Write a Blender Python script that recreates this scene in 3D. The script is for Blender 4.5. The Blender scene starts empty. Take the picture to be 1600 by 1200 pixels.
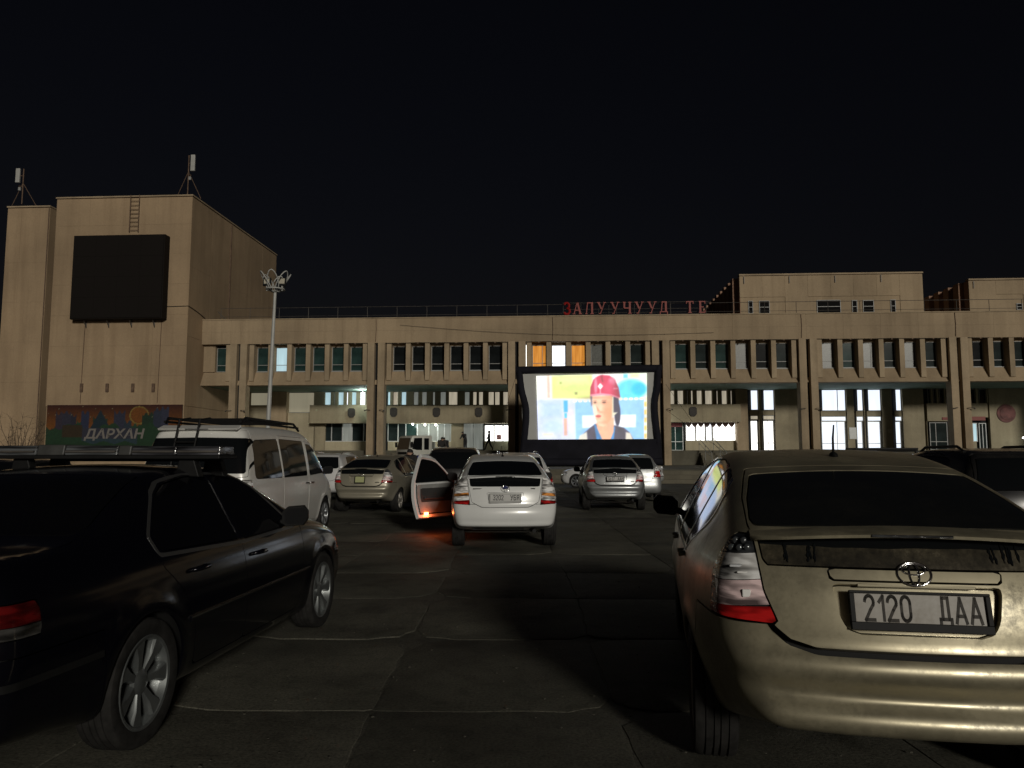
import bpy, bmesh, math, random
import numpy as np
from mathutils import Vector, Matrix

# ------------------------------------------------------------------ scene, camera, sky, sun
random.seed(7); rng = np.random.default_rng(7)
scene = bpy.context.scene
COL = scene.collection
R = math.radians
F_PX = 1200.0; CAM_H = 1.45; PITCH = R(5.38)
cam_d = bpy.data.cameras.new('camera'); cam = bpy.data.objects.new('camera', cam_d)
COL.objects.link(cam); scene.camera = cam
cam.location = (0, 0, CAM_H); cam.rotation_euler = (R(90) + PITCH, 0, 0)
cam_d.sensor_width = 36.0; cam_d.lens = 27.0; cam_d.clip_start = 0.05; cam_d.clip_end = 3000

SUN_AZ = 17.0      # degrees: light comes from behind the camera, a little to the right
SUN_EL = 13.5
world = bpy.data.worlds.new('World'); scene.world = world; world.use_nodes = True
wt = world.node_tree; wt.nodes.clear()
sky = wt.nodes.new('ShaderNodeTexSky'); sky.sky_type = 'NISHITA'; sky.sun_disc = False
sky.sun_elevation = R(SUN_EL); sky.sun_rotation = R(180 - SUN_AZ)
sky.air_density = 1.0; sky.dust_density = 3.0
bg = wt.nodes.new('ShaderNodeBackground'); bg.inputs[1].default_value = 0.0012
wo = wt.nodes.new('ShaderNodeOutputWorld')
tint = wt.nodes.new('ShaderNodeMix'); tint.data_type = 'RGBA'; tint.blend_type = 'MULTIPLY'; tint.inputs[0].default_value = 1.0
tint.inputs[7].default_value = (1.34, .98, 1.0, 1)      # town glow greys the night sky
wt.links.new(sky.outputs[0], tint.inputs[6]); wt.links.new(tint.outputs[2], bg.inputs[0]); wt.links.new(bg.outputs[0], wo.inputs[0])

sun_d = bpy.data.lights.new('sun', 'SUN'); sun_d.energy = 1.35; sun_d.angle = R(7); sun_d.color = (1.0, 0.95, 0.84)
sun = bpy.data.objects.new('sun', sun_d); COL.objects.link(sun)
sdir = Vector((math.sin(R(SUN_AZ)) * math.cos(R(SUN_EL)), -math.cos(R(SUN_AZ)) * math.cos(R(SUN_EL)), math.sin(R(SUN_EL))))
sun.rotation_euler = sdir.to_track_quat('Z', 'Y').to_euler()
scene.view_settings.view_transform = 'Standard'; scene.view_settings.look = 'None'
scene.view_settings.exposure = 0.0; scene.view_settings.gamma = 1.0

# ------------------------------------------------------------------ helpers
def tag(o, label=None, cat=None, group=None, kind=None):
    if label: o['label'] = label
    if cat: o['category'] = cat
    if group: o['group'] = group
    if kind: o['kind'] = kind
    return o
def empty(name, loc=(0, 0, 0), rz=0.0, parent=None):
    o = bpy.data.objects.new(name, None); COL.objects.link(o)
    o.location = loc; o.rotation_euler = (0, 0, rz); o.empty_display_size = .2
    if parent: o.parent = parent
    return o
def link(name, me, mat=None, parent=None, loc=None, rot=None):
    o = bpy.data.objects.new(name, me); COL.objects.link(o)
    if mat is not None:
        if len(me.materials) == 0: me.materials.append(None)
        o.material_slots[0].link = 'OBJECT'; o.material_slots[0].material = mat
    if parent: o.parent = parent
    if loc is not None: o.location = loc
    if rot is not None: o.rotation_euler = rot
    return o
def pydata(name, v, f, smooth=None):
    me = bpy.data.meshes.new(name); me.from_pydata([tuple(map(float, p)) for p in v], [], [tuple(map(int, q)) for q in f]); me.update()
    if smooth is not None:
        me.polygons.foreach_set('use_smooth', [True] * len(me.polygons))
        if smooth > 0: me.set_sharp_from_angle(angle=R(smooth))
    return me
class MB:
    """collects simple shapes into one mesh"""
    def __init__(s): s.v = []; s.f = []
    def add(s, v, f):
        n = len(s.v); s.v += [tuple(p) for p in v]; s.f += [tuple(i + n for i in q) for q in f]; return s
    def box(s, x0, x1, y0, y1, z0, z1):
        return s.add([(x0,y0,z0),(x1,y0,z0),(x1,y1,z0),(x0,y1,z0),(x0,y0,z1),(x1,y0,z1),(x1,y1,z1),(x0,y1,z1)],
                     [(3,2,1,0),(4,5,6,7),(0,1,5,4),(1,2,6,5),(2,3,7,6),(3,0,4,7)])
    def cbox(s, c, d): return s.box(c[0]-d[0]/2, c[0]+d[0]/2, c[1]-d[1]/2, c[1]+d[1]/2, c[2]-d[2]/2, c[2]+d[2]/2)
    def tube(s, pts, r, n=8, closed=False, caps=True):
        P = [Vector(p) for p in pts]; m = len(P); rr = r if isinstance(r, (list, tuple)) else [r] * m
        rings = []; up = None
        for i in range(m):
            a = P[(i-1) % m] if (closed or i > 0) else P[i]; b = P[(i+1) % m] if (closed or i < m-1) else P[i]
            t = (b - a)
            if t.length < 1e-9: t = Vector((0,0,1))
            t.normalize()
            if up is None:
                up = Vector((0,0,1)) if abs(t.z) < .9 else Vector((1,0,0))
            x = t.cross(up)
            if x.length < 1e-6: x = t.orthogonal()
            x.normalize(); y = x.cross(t).normalized(); up = y
            rings.append([P[i] + (x * math.cos(2*math.pi*k/n) + y * math.sin(2*math.pi*k/n)) * rr[i] for k in range(n)])
        v = [p for rg in rings for p in rg]; f = []
        for i in range(m if closed else m-1):
            j = (i+1) % m
            for k in range(n): f.append((i*n+k, i*n+(k+1) % n, j*n+(k+1) % n, j*n+k))
        if caps and not closed: f.append(tuple(range(n))[::-1]); f.append(tuple((m-1)*n + k for k in range(n)))
        return s.add(v, f)
    def prism(s, poly, axis, a, b):
        """extrude a 2-D polygon between a and b; axis 'x': (y,z); 'y': (x,z); 'z': (x,y)"""
        def P(p, w): return {'x': (w, p[0], p[1]), 'y': (p[0], w, p[1]), 'z': (p[0], p[1], w)}[axis]
        n = len(poly); v = [P(p, a) for p in poly] + [P(p, b) for p in poly]
        f = [tuple(range(n))[::-1], tuple(range(n, 2*n))] + [(i, (i+1) % n, n + (i+1) % n, n+i) for i in range(n)]
        return s.add(v, f)
    def lathe(s, prof, n=32, axis='x', c=(0,0,0)):
        """prof list of (radius, w) revolved about the axis"""
        v = []
        for k in range(n):
            a = 2*math.pi*k/n
            for r, w in prof:
                p = {'x': (w, r*math.cos(a), r*math.sin(a)), 'y': (r*math.cos(a), w, r*math.sin(a)), 'z': (r*math.cos(a), r*math.sin(a), w)}[axis]
                v.append((p[0]+c[0], p[1]+c[1], p[2]+c[2]))
        m = len(prof); f = []
        for k in range(n):
            j = (k+1) % n
            for i in range(m-1): f.append((k*m+i, j*m+i, j*m+i+1, k*m+i+1))
        return s.add(v, f)
    def ball(s, c, r, nu=10, nv=6, sc=(1,1,1)):
        v = []; f = []
        for j in range(nv+1):
            e = -math.pi/2 + math.pi*j/nv
            for i in range(nu):
                a = 2*math.pi*i/nu
                v.append((c[0]+r*sc[0]*math.cos(e)*math.cos(a), c[1]+r*sc[1]*math.cos(e)*math.sin(a), c[2]+r*sc[2]*math.sin(e)))
        for j in range(nv):
            for i in range(nu): f.append((j*nu+i, j*nu+(i+1) % nu, (j+1)*nu+(i+1) % nu, (j+1)*nu+i))
        return s.add(v, f)
    def mesh(s, name, smooth=None, bevel=0.0, recalc=True):
        me = bpy.data.meshes.new(name); me.from_pydata(s.v, [], s.f); me.update()
        if recalc or bevel:
            bm = bmesh.new(); bm.from_mesh(me)
            bmesh.ops.remove_doubles(bm, verts=bm.verts, dist=1e-6)
            bmesh.ops.recalc_face_normals(bm, faces=bm.faces)
            if bevel:
                ed = [e for e in bm.edges if len(e.link_faces) == 2 and e.calc_face_angle(0) > R(25)]
                bmesh.ops.bevel(bm, geom=ed, offset=bevel, segments=2, profile=.5, affect='EDGES', clamp_overlap=True)
            bm.to_mesh(me); bm.free()
        if smooth is not None:
            me.polygons.foreach_set('use_smooth', [True] * len(me.polygons))
            if smooth > 0: me.set_sharp_from_angle(angle=R(smooth))
        return me
    def obj(s, name, mat, parent=None, loc=None, rot=None, smooth=None, bevel=0.0):
        return link(name, s.mesh(name, smooth, bevel), mat, parent, loc, rot)
BOXC = {}
def box(name, mat, parent, x0, x1, y0, y1, z0, z1, bevel=0.0):
    d = (round(x1-x0, 3), round(y1-y0, 3), round(z1-z0, 3), bevel)
    if d not in BOXC: BOXC[d] = MB().box(-d[0]/2, d[0]/2, -d[1]/2, d[1]/2, -d[2]/2, d[2]/2).mesh('box', None, bevel)
    return link(name, BOXC[d], mat, parent, ((x0+x1)/2, (y0+y1)/2, (z0+z1)/2))
def text_mesh(body, size, extrude=.002, bold=0.0, shear=0.0, spacing=1.0, width=None):
    cu = bpy.data.curves.new('t', 'FONT'); cu.body = body; cu.size = size; cu.extrude = extrude; cu.offset = bold; cu.shear = shear
    cu.align_x = 'CENTER'; cu.align_y = 'CENTER'; cu.space_character = spacing; cu.resolution_u = 3
    o = bpy.data.objects.new('t', cu); COL.objects.link(o)
    dg = bpy.context.evaluated_depsgraph_get(); dg.update()
    me = bpy.data.meshes.new_from_object(o.evaluated_get(dg))
    bpy.data.objects.remove(o); bpy.data.curves.remove(cu)
    a = np.empty(len(me.vertices)*3); me.vertices.foreach_get('co', a); a = a.reshape(-1, 3)
    a[:, :2] -= (a[:, :2].max(0) + a[:, :2].min(0)) / 2
    if width: a[:, 0] *= width / max(1e-6, np.ptp(a[:, 0]))
    me.vertices.foreach_set('co', a.ravel()); me.update(); me.materials.clear()
    return me

# ------------------------------------------------------------------ materials
def nodes(name):
    m = bpy.data.materials.new(name); m.use_nodes = True
    nt = m.node_tree; b = nt.nodes['Principled BSDF']; return m, nt, b
def N(nt, t, **k):
    n = nt.nodes.new(t)
    for a, v in k.items():
        if a in ('op',): n.operation = v
        elif a.startswith('i_'): n.inputs[a[2:].replace('_', ' ')].default_value = v
        else: setattr(n, a, v)
    return n
def ramp(nt, fac, stops):
    r = nt.nodes.new('ShaderNodeValToRGB'); e = r.color_ramp.elements
    while len(e) < len(stops): e.new(.5)
    for i, (p, c) in enumerate(stops): e[i].position = p; e[i].color = c if len(c) == 4 else (*c, 1)
    nt.links.new(fac, r.inputs[0]); return r.outputs[0]
def mixc(nt, fac, a, b, mode='MIX'):
    m = nt.nodes.new('ShaderNodeMix'); m.data_type = 'RGBA'; m.blend_type = mode
    for sock, v in ((m.inputs[0], fac), (m.inputs[6], a), (m.inputs[7], b)):
        if hasattr(v, 'links'): nt.links.new(v, sock)
        else: sock.default_value = v if not isinstance(v, tuple) else ((*v, 1) if len(v) == 3 else v)
    return m.outputs[2]
def noise(nt, scale, detail=4, rough=.55, stretch=None, coord='Object'):
    tc = nt.nodes.new('ShaderNodeTexCoord'); src = tc.outputs[coord]
    if stretch:
        mp = nt.nodes.new('ShaderNodeMapping'); mp.inputs['Scale'].default_value = stretch
        nt.links.new(src, mp.inputs[0]); src = mp.outputs[0]
    n = nt.nodes.new('ShaderNodeTexNoise'); n.inputs['Scale'].default_value = scale; n.inputs['Detail'].default_value = detail; n.inputs['Roughness'].default_value = rough
    nt.links.new(src, n.inputs['Vector']); return n.outputs[0]
def bump(nt, b, h, strength=.3, dist=.01):
    n = nt.nodes.new('ShaderNodeBump'); n.inputs['Strength'].default_value = strength; n.inputs['Distance'].default_value = dist
    nt.links.new(h, n.inputs['Height']); nt.links.new(n.outputs[0], b.inputs['Normal'])
def plain(name, c, rough=.6, metal=0.0, coat=0.0, spec=.5, var=0.0, vs=3.0):
    m, nt, b = nodes(name)
    b.inputs['Base Color'].default_value = (*c, 1); b.inputs['Roughness'].default_value = rough; b.inputs['Metallic'].default_value = metal
    b.inputs['Coat Weight'].default_value = coat; b.inputs['Coat Roughness'].default_value = .06; b.inputs['Specular IOR Level'].default_value = spec
    if var:
        n = noise(nt, vs, 5); d = tuple(x*(1-var) for x in c); l = tuple(min(1, x*(1+var)) for x in c)
        nt.links.new(ramp(nt, n, [(.3, d), (.7, l)]), b.inputs['Base Color'])
    return m
def wallmat(name, c, stain=.35, scale=.35, rough=.85):
    m, nt, b = nodes(name)
    d = tuple(x*(1-stain) for x in c); l = tuple(x*(1+stain*.25) for x in c)
    tc = nt.nodes.new('ShaderNodeNewGeometry')
    def pn(sc, st, det):
        mp = nt.nodes.new('ShaderNodeMapping'); mp.inputs['Scale'].default_value = st; nt.links.new(tc.outputs['Position'], mp.inputs[0])
        n = nt.nodes.new('ShaderNodeTexNoise'); n.inputs['Scale'].default_value = sc; n.inputs['Detail'].default_value = det; n.inputs['Roughness'].default_value = .6
        nt.links.new(mp.outputs[0], n.inputs['Vector']); return n.outputs[0]
    big = ramp(nt, pn(scale, (1,1,1), 5), [(.32, d), (.62, l)])
    st = ramp(nt, pn(1.3, (1,1,.07), 4), [(.36, (.74,.72,.70)), (.55, (1,1,1))])
    fine = ramp(nt, pn(9, (1,1,1), 5), [(.3, (.82,.82,.82)), (.7, (1.0,1.0,1.0))])
    c1 = mixc(nt, .55, big, st, 'MULTIPLY'); c2 = mixc(nt, .8, c1, fine, 'MULTIPLY')
    nt.links.new(c2, b.inputs['Base Color']); b.inputs['Roughness'].default_value = rough
    bump(nt, b, pn(14, (1,1,1), 6), .5, .02)
    return m
def emit(name, c, s, folds=0.0, fs=9.0, c2=None):
    m, nt, b = nodes(name); b.inputs['Base Color'].default_value = (*[x*.3 for x in c], 1); b.inputs['Roughness'].default_value = .8
    b.inputs['Emission Strength'].default_value = s; b.inputs['Emission Color'].default_value = (*c, 1)
    if folds:
        n = noise(nt, fs, 3, .5, (1, 1, .06))
        dk = c2 or tuple(x*(1-folds) for x in c)
        nt.links.new(ramp(nt, n, [(.35, dk), (.62, c)]), b.inputs['Emission Color'])
    return m
def paint(name, c, metal=.4, rough=.35, dust=0.0, dustc=(.20,.17,.11), coat=.6):
    m, nt, b = nodes(name)
    b.inputs['Coat Weight'].default_value = coat; b.inputs['Coat Roughness'].default_value = .08 + .3*dust
    b.inputs['Metallic'].default_value = metal
    n1 = noise(nt, 2.6, 8, .68); n2 = noise(nt, 45, 5, .75); n3 = noise(nt, 5.0, 6, .65, (1, 1, .14))
    if dust:
        f = ramp(nt, n1, [(.34, (.12,)*3), (.66, (1,)*3)]); f2 = ramp(nt, n3, [(.36, (.35,)*3), (.60, (1,)*3)])
        f3 = ramp(nt, n2, [(.35, (.45,)*3), (.62, (1,)*3)])
        ff = mixc(nt, 1.0, mixc(nt, 1.0, f, f2, 'MULTIPLY'), f3, 'MULTIPLY')
        mul = nt.nodes.new('ShaderNodeMath'); mul.operation = 'MULTIPLY'; mul.inputs[1].default_value = dust; nt.links.new(ff, mul.inputs[0])
        nt.links.new(mixc(nt, mul.outputs[0], c, dustc), b.inputs['Base Color'])
        mr = nt.nodes.new('ShaderNodeMapRange'); mr.inputs[3].default_value = rough; mr.inputs[4].default_value = min(.85, rough + .45); nt.links.new(mul.outputs[0], mr.inputs[0])
        nt.links.new(mr.outputs[0], b.inputs['Roughness'])
        mm = nt.nodes.new('ShaderNodeMapRange'); mm.inputs[3].default_value = metal; mm.inputs[4].default_value = 0; nt.links.new(mul.outputs[0], mm.inputs[0])
        nt.links.new(mm.outputs[0], b.inputs['Metallic'])
        cw = nt.nodes.new('ShaderNodeMapRange'); cw.inputs[3].default_value = coat; cw.inputs[4].default_value = coat*.25; nt.links.new(mul.outputs[0], cw.inputs[0])
        nt.links.new(cw.outputs[0], b.inputs['Coat Weight'])
    else:
        b.inputs['Base Color'].default_value = (*c, 1); b.inputs['Roughness'].default_value = rough
    return m
def lens(name, c, rough=.12, fr=8.0, emi=0.0, axis=(.8,.8,2.6)):
    m, nt, b = nodes(name); b.inputs['Base Color'].default_value = (*c, 1); b.inputs['Roughness'].default_value = rough
    b.inputs['Coat Weight'].default_value = 1; b.inputs['Coat Roughness'].default_value = .05
    n = noise(nt, fr, 1.5, .6, axis); rib = noise(nt, 1, 0, .5, (20, 20, 170)); l = tuple(min(1, x*2.0) for x in c); d = tuple(x*.22 for x in c)
    nt.links.new(ramp(nt, n, [(.36, d), (.5, c), (.60, l)]), b.inputs['Base Color'])  # noise puts bright reflection streaks and dark patches into the lens colour
    bump(nt, b, rib, .5, .006)
    if emi: b.inputs['Emission Color'].default_value = (*c, 1); b.inputs['Emission Strength'].default_value = emi
    return m
M = {}
M['glass'] = plain('tinted_glass', (.006,.007,.008), .06, 0, 0, .6)
M['dusty_glass'] = paint('dusty_glass', (.008,.008,.008), 0, .1, .85, (.165,.138,.088), .25)
M['film_glass'] = paint('filmy_glass', (.008,.009,.009), 0, .08, .12, (.10,.09,.07), .5)
M['shell'] = plain('underbody_black', (.006,.006,.006), .8)
M['trim'] = plain('black_trim_plastic', (.008,.008,.008), .6, 0, 0, .25, var=.3, vs=12); M['mirror'] = plain('mirror_glass', (.010,.010,.011), .5, 0, 0, .1)
M['tyre'] = plain('tyre_rubber', (.020,.019,.018), .85, 0, 0, .2, var=.4, vs=18)
M['chrome'] = plain('chrome_trim', (.75,.75,.76), .12, 1.0)
M['alloy'] = plain('alloy_wheel', (.26,.27,.28), .34, .7, .3, var=.15, vs=9)
M['alloy_dirty'] = plain('dusty_alloy_wheel', (.32,.30,.27), .5, .5, .1, var=.35, vs=11)
M['plate'] = paint('plate_white', (.46,.46,.45), 0, .45, .3, (.24,.21,.15), .1)
M['plate_dirty'] = paint('plate_grimy', (.36,.34,.31), 0, .5, .6, (.20,.165,.12), .1)
M['plate_green'] = paint('plate_yellow_green', (.42,.44,.22), 0, .45, .2, coat=.1)
M['ink'] = plain('plate_ink', (.012,.012,.016), .6)
M['ink_dusty'] = plain('plate_ink_dusty', (.035,.030,.024), .7, var=.4, vs=40)
M['lens_clear'] = lens('clear_lamp_lens', (.58,.57,.56)); M['lens_red'] = lens('red_lamp_lens', (.30,.008,.008)); M['lens_dark'] = lens('smoked_lamp_lens', (.03,.032,.035), .1)
M['lens_red_dim'] = lens('dull_red_lens', (.12,.004,.004)); M['lens_clear_dim'] = lens('dull_clear_lens', (.11,.105,.10)); M['lens_pink'] = lens('pale_red_lamp_lens', (.50,.38,.38)); M['lens_amber'] = lens('amber_lamp_lens', (.5,.2,.05)); M['lens_head'] = lens('headlamp_lens', (.45,.46,.48))
M['bulb_glass'] = plain('bulb_reflector', (.85,.84,.82), .3, 0, .5); M['led'] = plain('led_bulb', (.06,.065,.07), .15, .3, 1)

M['badge_blue'] = plain('badge_blue', (.02,.03,.12), .2, .2, 1)

# ------------------------------------------------------------------ car body builder
def sdpoly(P, x, y):
    P = np.asarray(P, float); Q = np.roll(P, -1, 0)
    sh = x.shape; x = x.ravel(); y = y.ravel(); d = np.full(x.shape, 1e9); ins = np.zeros(x.shape, bool)
    for (ax, ay), (bx, by) in zip(P, Q):
        ex, ey = bx-ax, by-ay; L = ex*ex+ey*ey
        if L < 1e-12: continue
        t = np.clip(((x-ax)*ex+(y-ay)*ey)/L, 0, 1)
        d = np.minimum(d, (x-ax-t*ex)**2 + (y-ay-t*ey)**2)
        if ay != by:
            c = ((ay > y) != (by > y)) & (x < (bx-ax)*(y-ay)/(by-ay)+ax); ins ^= c
    d = np.sqrt(d); return np.where(ins, -d, d).reshape(sh)
def crom(pts, n=6, closed=True):
    P = np.asarray(pts, float); m = len(P); out = []
    for i in range(m if closed else m-1):
        p0, p1, p2, p3 = (P[(i-1) % m], P[i], P[(i+1) % m], P[(i+2) % m]) if closed else (P[max(0, i-1)], P[i], P[i+1], P[min(m-1, i+2)])
        d01 = max(1e-4, np.linalg.norm(p1-p0))**.5; d12 = max(1e-4, np.linalg.norm(p2-p1))**.5; d23 = max(1e-4, np.linalg.norm(p3-p2))**.5
        m1 = ((p1-p0)/d01 - (p2-p0)/(d01+d12) + (p2-p1)/d12)*d12 if d01 > 2e-2 else (p2-p1)
        m2 = ((p2-p1)/d12 - (p3-p1)/(d12+d23) + (p3-p2)/d23)*d12 if d23 > 2e-2 else (p2-p1)
        for k in range(n):
            t = k/n; out.append((2*t**3-3*t*t+1)*p1 + (t**3-2*t*t+t)*m1 + (-2*t**3+3*t*t)*p2 + (t**3-t*t)*m2)
    if not closed: out.append(P[-1])
    return np.array(out)
def smax(a, b, k):
    h = np.maximum(k-np.abs(a-b), 0)/k; return np.maximum(a, b) + h*h*k/4
def smooth_interp(x, xs, ys):
    c = crom(np.stack([xs, ys], 1), 8, False); return np.interp(x, c[:, 0], c[:, 1])

class Body:
    """car body: local X right, Y forward from the rear bumper, Z up"""
    def __init__(s, sp, res=1.0):
        s.sp = sp; s.L = sp['L']; g = .0125
        prof = crom(sp['profile'], 6); s.prof = prof
        s.gx = np.arange(-.6, s.L+.6, g); s.gz = np.arange(-.5, sp['H']+.6, g); s.g = g
        X, Z = np.meshgrid(s.gx, s.gz, indexing='ij'); D = sdpoly(prof, X, Z)
        for _ in range(2):
            D[1:-1, :] = .25*D[:-2, :] + .5*D[1:-1, :] + .25*D[2:, :]; D[:, 1:-1] = .25*D[:, :-2] + .5*D[:, 1:-1] + .25*D[:, 2:]
        s.D = D
        zs, ws = zip(*sp['section']); s.zt = np.linspace(0, sp['H']+.3, 200); s.wt = smooth_interp(s.zt, zs, ws)
        ts, ps = zip(*sp['plan']); s.tt = np.linspace(-.5, s.L+.5, 300); s.pt = smooth_interp(s.tt, ts, ps)
        s.grid(res)
    def sd(s, t, z):
        i = np.clip((t-s.gx[0])/s.g, 0, len(s.gx)-1.001); j = np.clip((z-s.gz[0])/s.g, 0, len(s.gz)-1.001)
        a = i.astype(int); b = j.astype(int); u = i-a; v = j-b; D = s.D
        return (D[a, b]*(1-u)+D[a+1, b]*u)*(1-v) + (D[a, b+1]*(1-u)+D[a+1, b+1]*u)*v
    def f(s, x, t, z):
        sp = s.sp; ax = np.abs(x)
        rw = np.clip(1-t/1.6, 0, 1); rw = rw*rw*(3-2*rw); fw = np.clip(1-(s.L-t)/1.7, 0, 1); fw = fw*fw*(3-2*fw)
        te = t - sp['bow_r']*(ax/.85)**2.4*rw + sp['bow_f']*(ax/.85)**2.2*fw
        crown = sp.get('crown', .05)*(ax/.7)**2*np.clip((z-1.0)/.3, 0, 1)
        hw = np.interp(z, s.zt, s.wt)*np.interp(t, s.tt, s.pt)
        hw = hw*(1 - sp.get('cab_taper', .1)*np.clip((z-.98)/.45, 0, 1)*np.clip((1.9-t)/1.6, 0, 1))
        if 'tuck' in sp: hw = hw - sp['tuck']*np.clip((.80-z)/.45, 0, 1)**1.2*np.clip((.62-t)/.5, 0, 1)
        for ta in sp['axles']:                                  # wheel-arch flare
            q = ((t-ta)**2 + (z-sp['tyre'])**2)**.5
            hw = hw + .012*np.exp(-((q-sp['arch']-.03)/.05)**2)
        return smax(s.sd(te, z+crown), (ax-hw)*.92, sp.get('k', .11))
    def grid(s, res):
        sp = s.sp; z0 = sp.get('axis_z', .64); a, b = sp.get('ends', (.8, s.L-.85))
        nr = int(104*res); nf = int(56*res); ns = int(78*res); nv = int(118*res)
        O = []; PH = []
        tt = np.linspace(a, b, ns+1)
        for t in tt[:-1]: O.append(t); PH.append(0.0)
        for k in range(nf): O.append(b); PH.append(math.pi*k/nf)
        for t in tt[::-1][:-1]: O.append(t); PH.append(math.pi)
        for k in range(nr): O.append(a); PH.append(math.pi + math.pi*k/nr)
        O = np.array(O); PH = np.array(PH); nu = len(O); s.nu = nu
        e = np.linspace(-math.pi/2, math.pi/2, nv+1)
        dx = np.cos(e)[None]*np.cos(PH)[:, None]; dy = np.cos(e)[None]*np.sin(PH)[:, None]; dz = np.broadcast_to(np.sin(e)[None], dx.shape)
        o = np.broadcast_to(O[:, None], dx.shape)
        lo = np.zeros(dx.shape); hi = np.full(dx.shape, 3.2)
        for _ in range(24):
            m = (lo+hi)/2; ins = s.f(dx*m, o+dy*m, z0+dz*m) < 0; lo = np.where(ins, m, lo); hi = np.where(ins, hi, m)
        r = (lo+hi)/2; P = np.stack([dx*r, o+dy*r, z0+dz*r], -1)
        idx = np.arange(nu*(nv+1)).reshape(nu, nv+1)
        for j in (0, nv):                                       # weld the two half shells along the centre line
            for k in range(nf): idx[ns+k, j] = idx[ns, j]
            for k in range(ns): idx[ns+nf+k, j] = idx[ns-k, j] if k > 0 else idx[ns, j]
            for k in range(nr): idx[2*ns+nf+k, j] = idx[0, j]
            if ns in range(nu): pass
        s.V = P.reshape(-1, 3)
        i2 = np.roll(idx, -1, 0)
        Q = np.stack([idx[:, :-1], i2[:, :-1], i2[:, 1:], idx[:, 1:]], -1).reshape(-1, 4)
        s.Q = Q; s.Nn = s.normal(s.V)
    def normal(s, V):
        h = .006; g = []
        for k in range(3):
            d = np.zeros(3); d[k] = h; A = V+d; B = V-d
            g.append(s.f(A[:, 0], A[:, 1], A[:, 2]) - s.f(B[:, 0], B[:, 1], B[:, 2]))
        n = np.stack(g, -1); return n/np.maximum(1e-9, np.linalg.norm(n, axis=1))[:, None]
    def rear_t(s, x, z):
        lo, hi = -.4, 1.2
        x = np.array([x], float); z = np.array([z], float)
        for _ in range(24):
            m = (lo+hi)/2
            if s.f(x, np.array([m]), z)[0] > 0: lo = m
            else: hi = m
        return hi
    def side_x(s, t, z):
        lo, hi = 0., 1.4
        for _ in range(24):
            m = (lo+hi)/2
            if s.f(np.array([m]), np.array([t], float), np.array([z], float))[0] < 0: lo = m
            else: hi = m
        return lo
    def top_z(s, x, t):
        lo, hi = .6, 2.6
        for _ in range(24):
            m = (lo+hi)/2
            if s.f(np.array([x], float), np.array([t], float), np.array([m]))[0] < 0: lo = m
            else: hi = m
        return lo
    def clip(s, fields):
        """part of the surface where every field is negative -> verts, normals, faces"""
        if not isinstance(fields, (list, tuple)): fields = [fields]
        F = np.stack(fields); V, Nn, Q = s.V, s.Nn, s.Q; A = np.concatenate([V, Nn, F.T], 1)
        insq = (F < 0)[:, Q].sum(2)                                 # fields x quads
        keep = ~(insq == 0).any(0); full = (insq == 4).all(0); part = keep & ~full
        ids = {}; rows = []; faces = []
        def vid(i):
            i = int(i)
            if i not in ids: ids[i] = len(rows); rows.append(A[i])
            return ids[i]
        for q in Q[full]:
            u = []
            for i in q:
                k = vid(i)
                if k not in u: u.append(k)
            if len(u) > 2: faces.append(u)
        cut = {}; nf = len(fields)
        for qi in np.nonzero(part)[0]:
            poly = []
            for i in Q[qi]:
                i = int(i)
                if i not in poly: poly.append(i)
            poly = [vid(i) for i in poly]
            for k in range(nf):
                if insq[k, qi] == 4: continue
                c = 6+k; out = []; m = len(poly)
                for w in range(m):
                    p, q = poly[w], poly[(w+1) % m]; fp, fq = rows[p][c], rows[q][c]
                    if fp < 0: out.append(p)
                    if (fp < 0) != (fq < 0):
                        key = (k, min(p, q), max(p, q))
                        if key not in cut:
                            t = fp/(fp-fq); cut[key] = len(rows); rows.append(rows[p] + (rows[q]-rows[p])*t)
                        if cut[key] not in out: out.append(cut[key])
                poly = out
                if len(poly) < 3: break
            if len(poly) > 2: faces.append(poly)
        if not faces: return np.zeros((0, 3)), np.zeros((0, 3)), []
        used = sorted({i for f in faces for i in f}); mp = {o: n for n, o in enumerate(used)}
        Rw = np.array([rows[i] for i in used]); n = Rw[:, 3:6]; n = n/np.maximum(1e-9, np.linalg.norm(n, axis=1))[:, None]
        return Rw[:, :3].copy(), n, [[mp[i] for i in f] for f in faces]
    def panel(s, fv, name, thick=.012, inset=0.0, flip=False, bulge=None):
        v, n, f = s.clip(fv)
        if not f: return None
        out = v - n*inset
        if bulge is not None: out = out + n*bulge(v)[:, None]
        if flip: return pydata(name, out, [q[::-1] for q in f], 0)
        cnt = {}
        for q in f:
            for a, b in zip(q, q[1:]+q[:1]): cnt[(a, b)] = 1
        bd = [(a, b) for (a, b) in cnt if (b, a) not in cnt]
        bv = sorted({i for e in bd for i in e}); base = len(out)
        # rounded lip: edge ring pulled in, then the wall going down
        lip = out[bv] - n[bv]*.0012; inner = out[bv] - n[bv]*thick
        m1 = {i: base+k for k, i in enumerate(bv)}; m2 = {i: base+len(bv)+k for k, i in enumerate(bv)}
        faces = list(f) + [(b, a, m2[a], m2[b]) for a, b in bd]
        allv = np.concatenate([out, lip, inner])
        me = pydata(name, allv, faces, 50); return me
    def flow(s, fv, step):
        """fields used to trim the body, cached per body"""
        return fv

def mn(*a):
    r = a[0]
    for b in a[1:]: r = np.minimum(r, b)
    return r
def mx(*a):
    r = a[0]
    for b in a[1:]: r = np.maximum(r, b)
    return r

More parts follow.
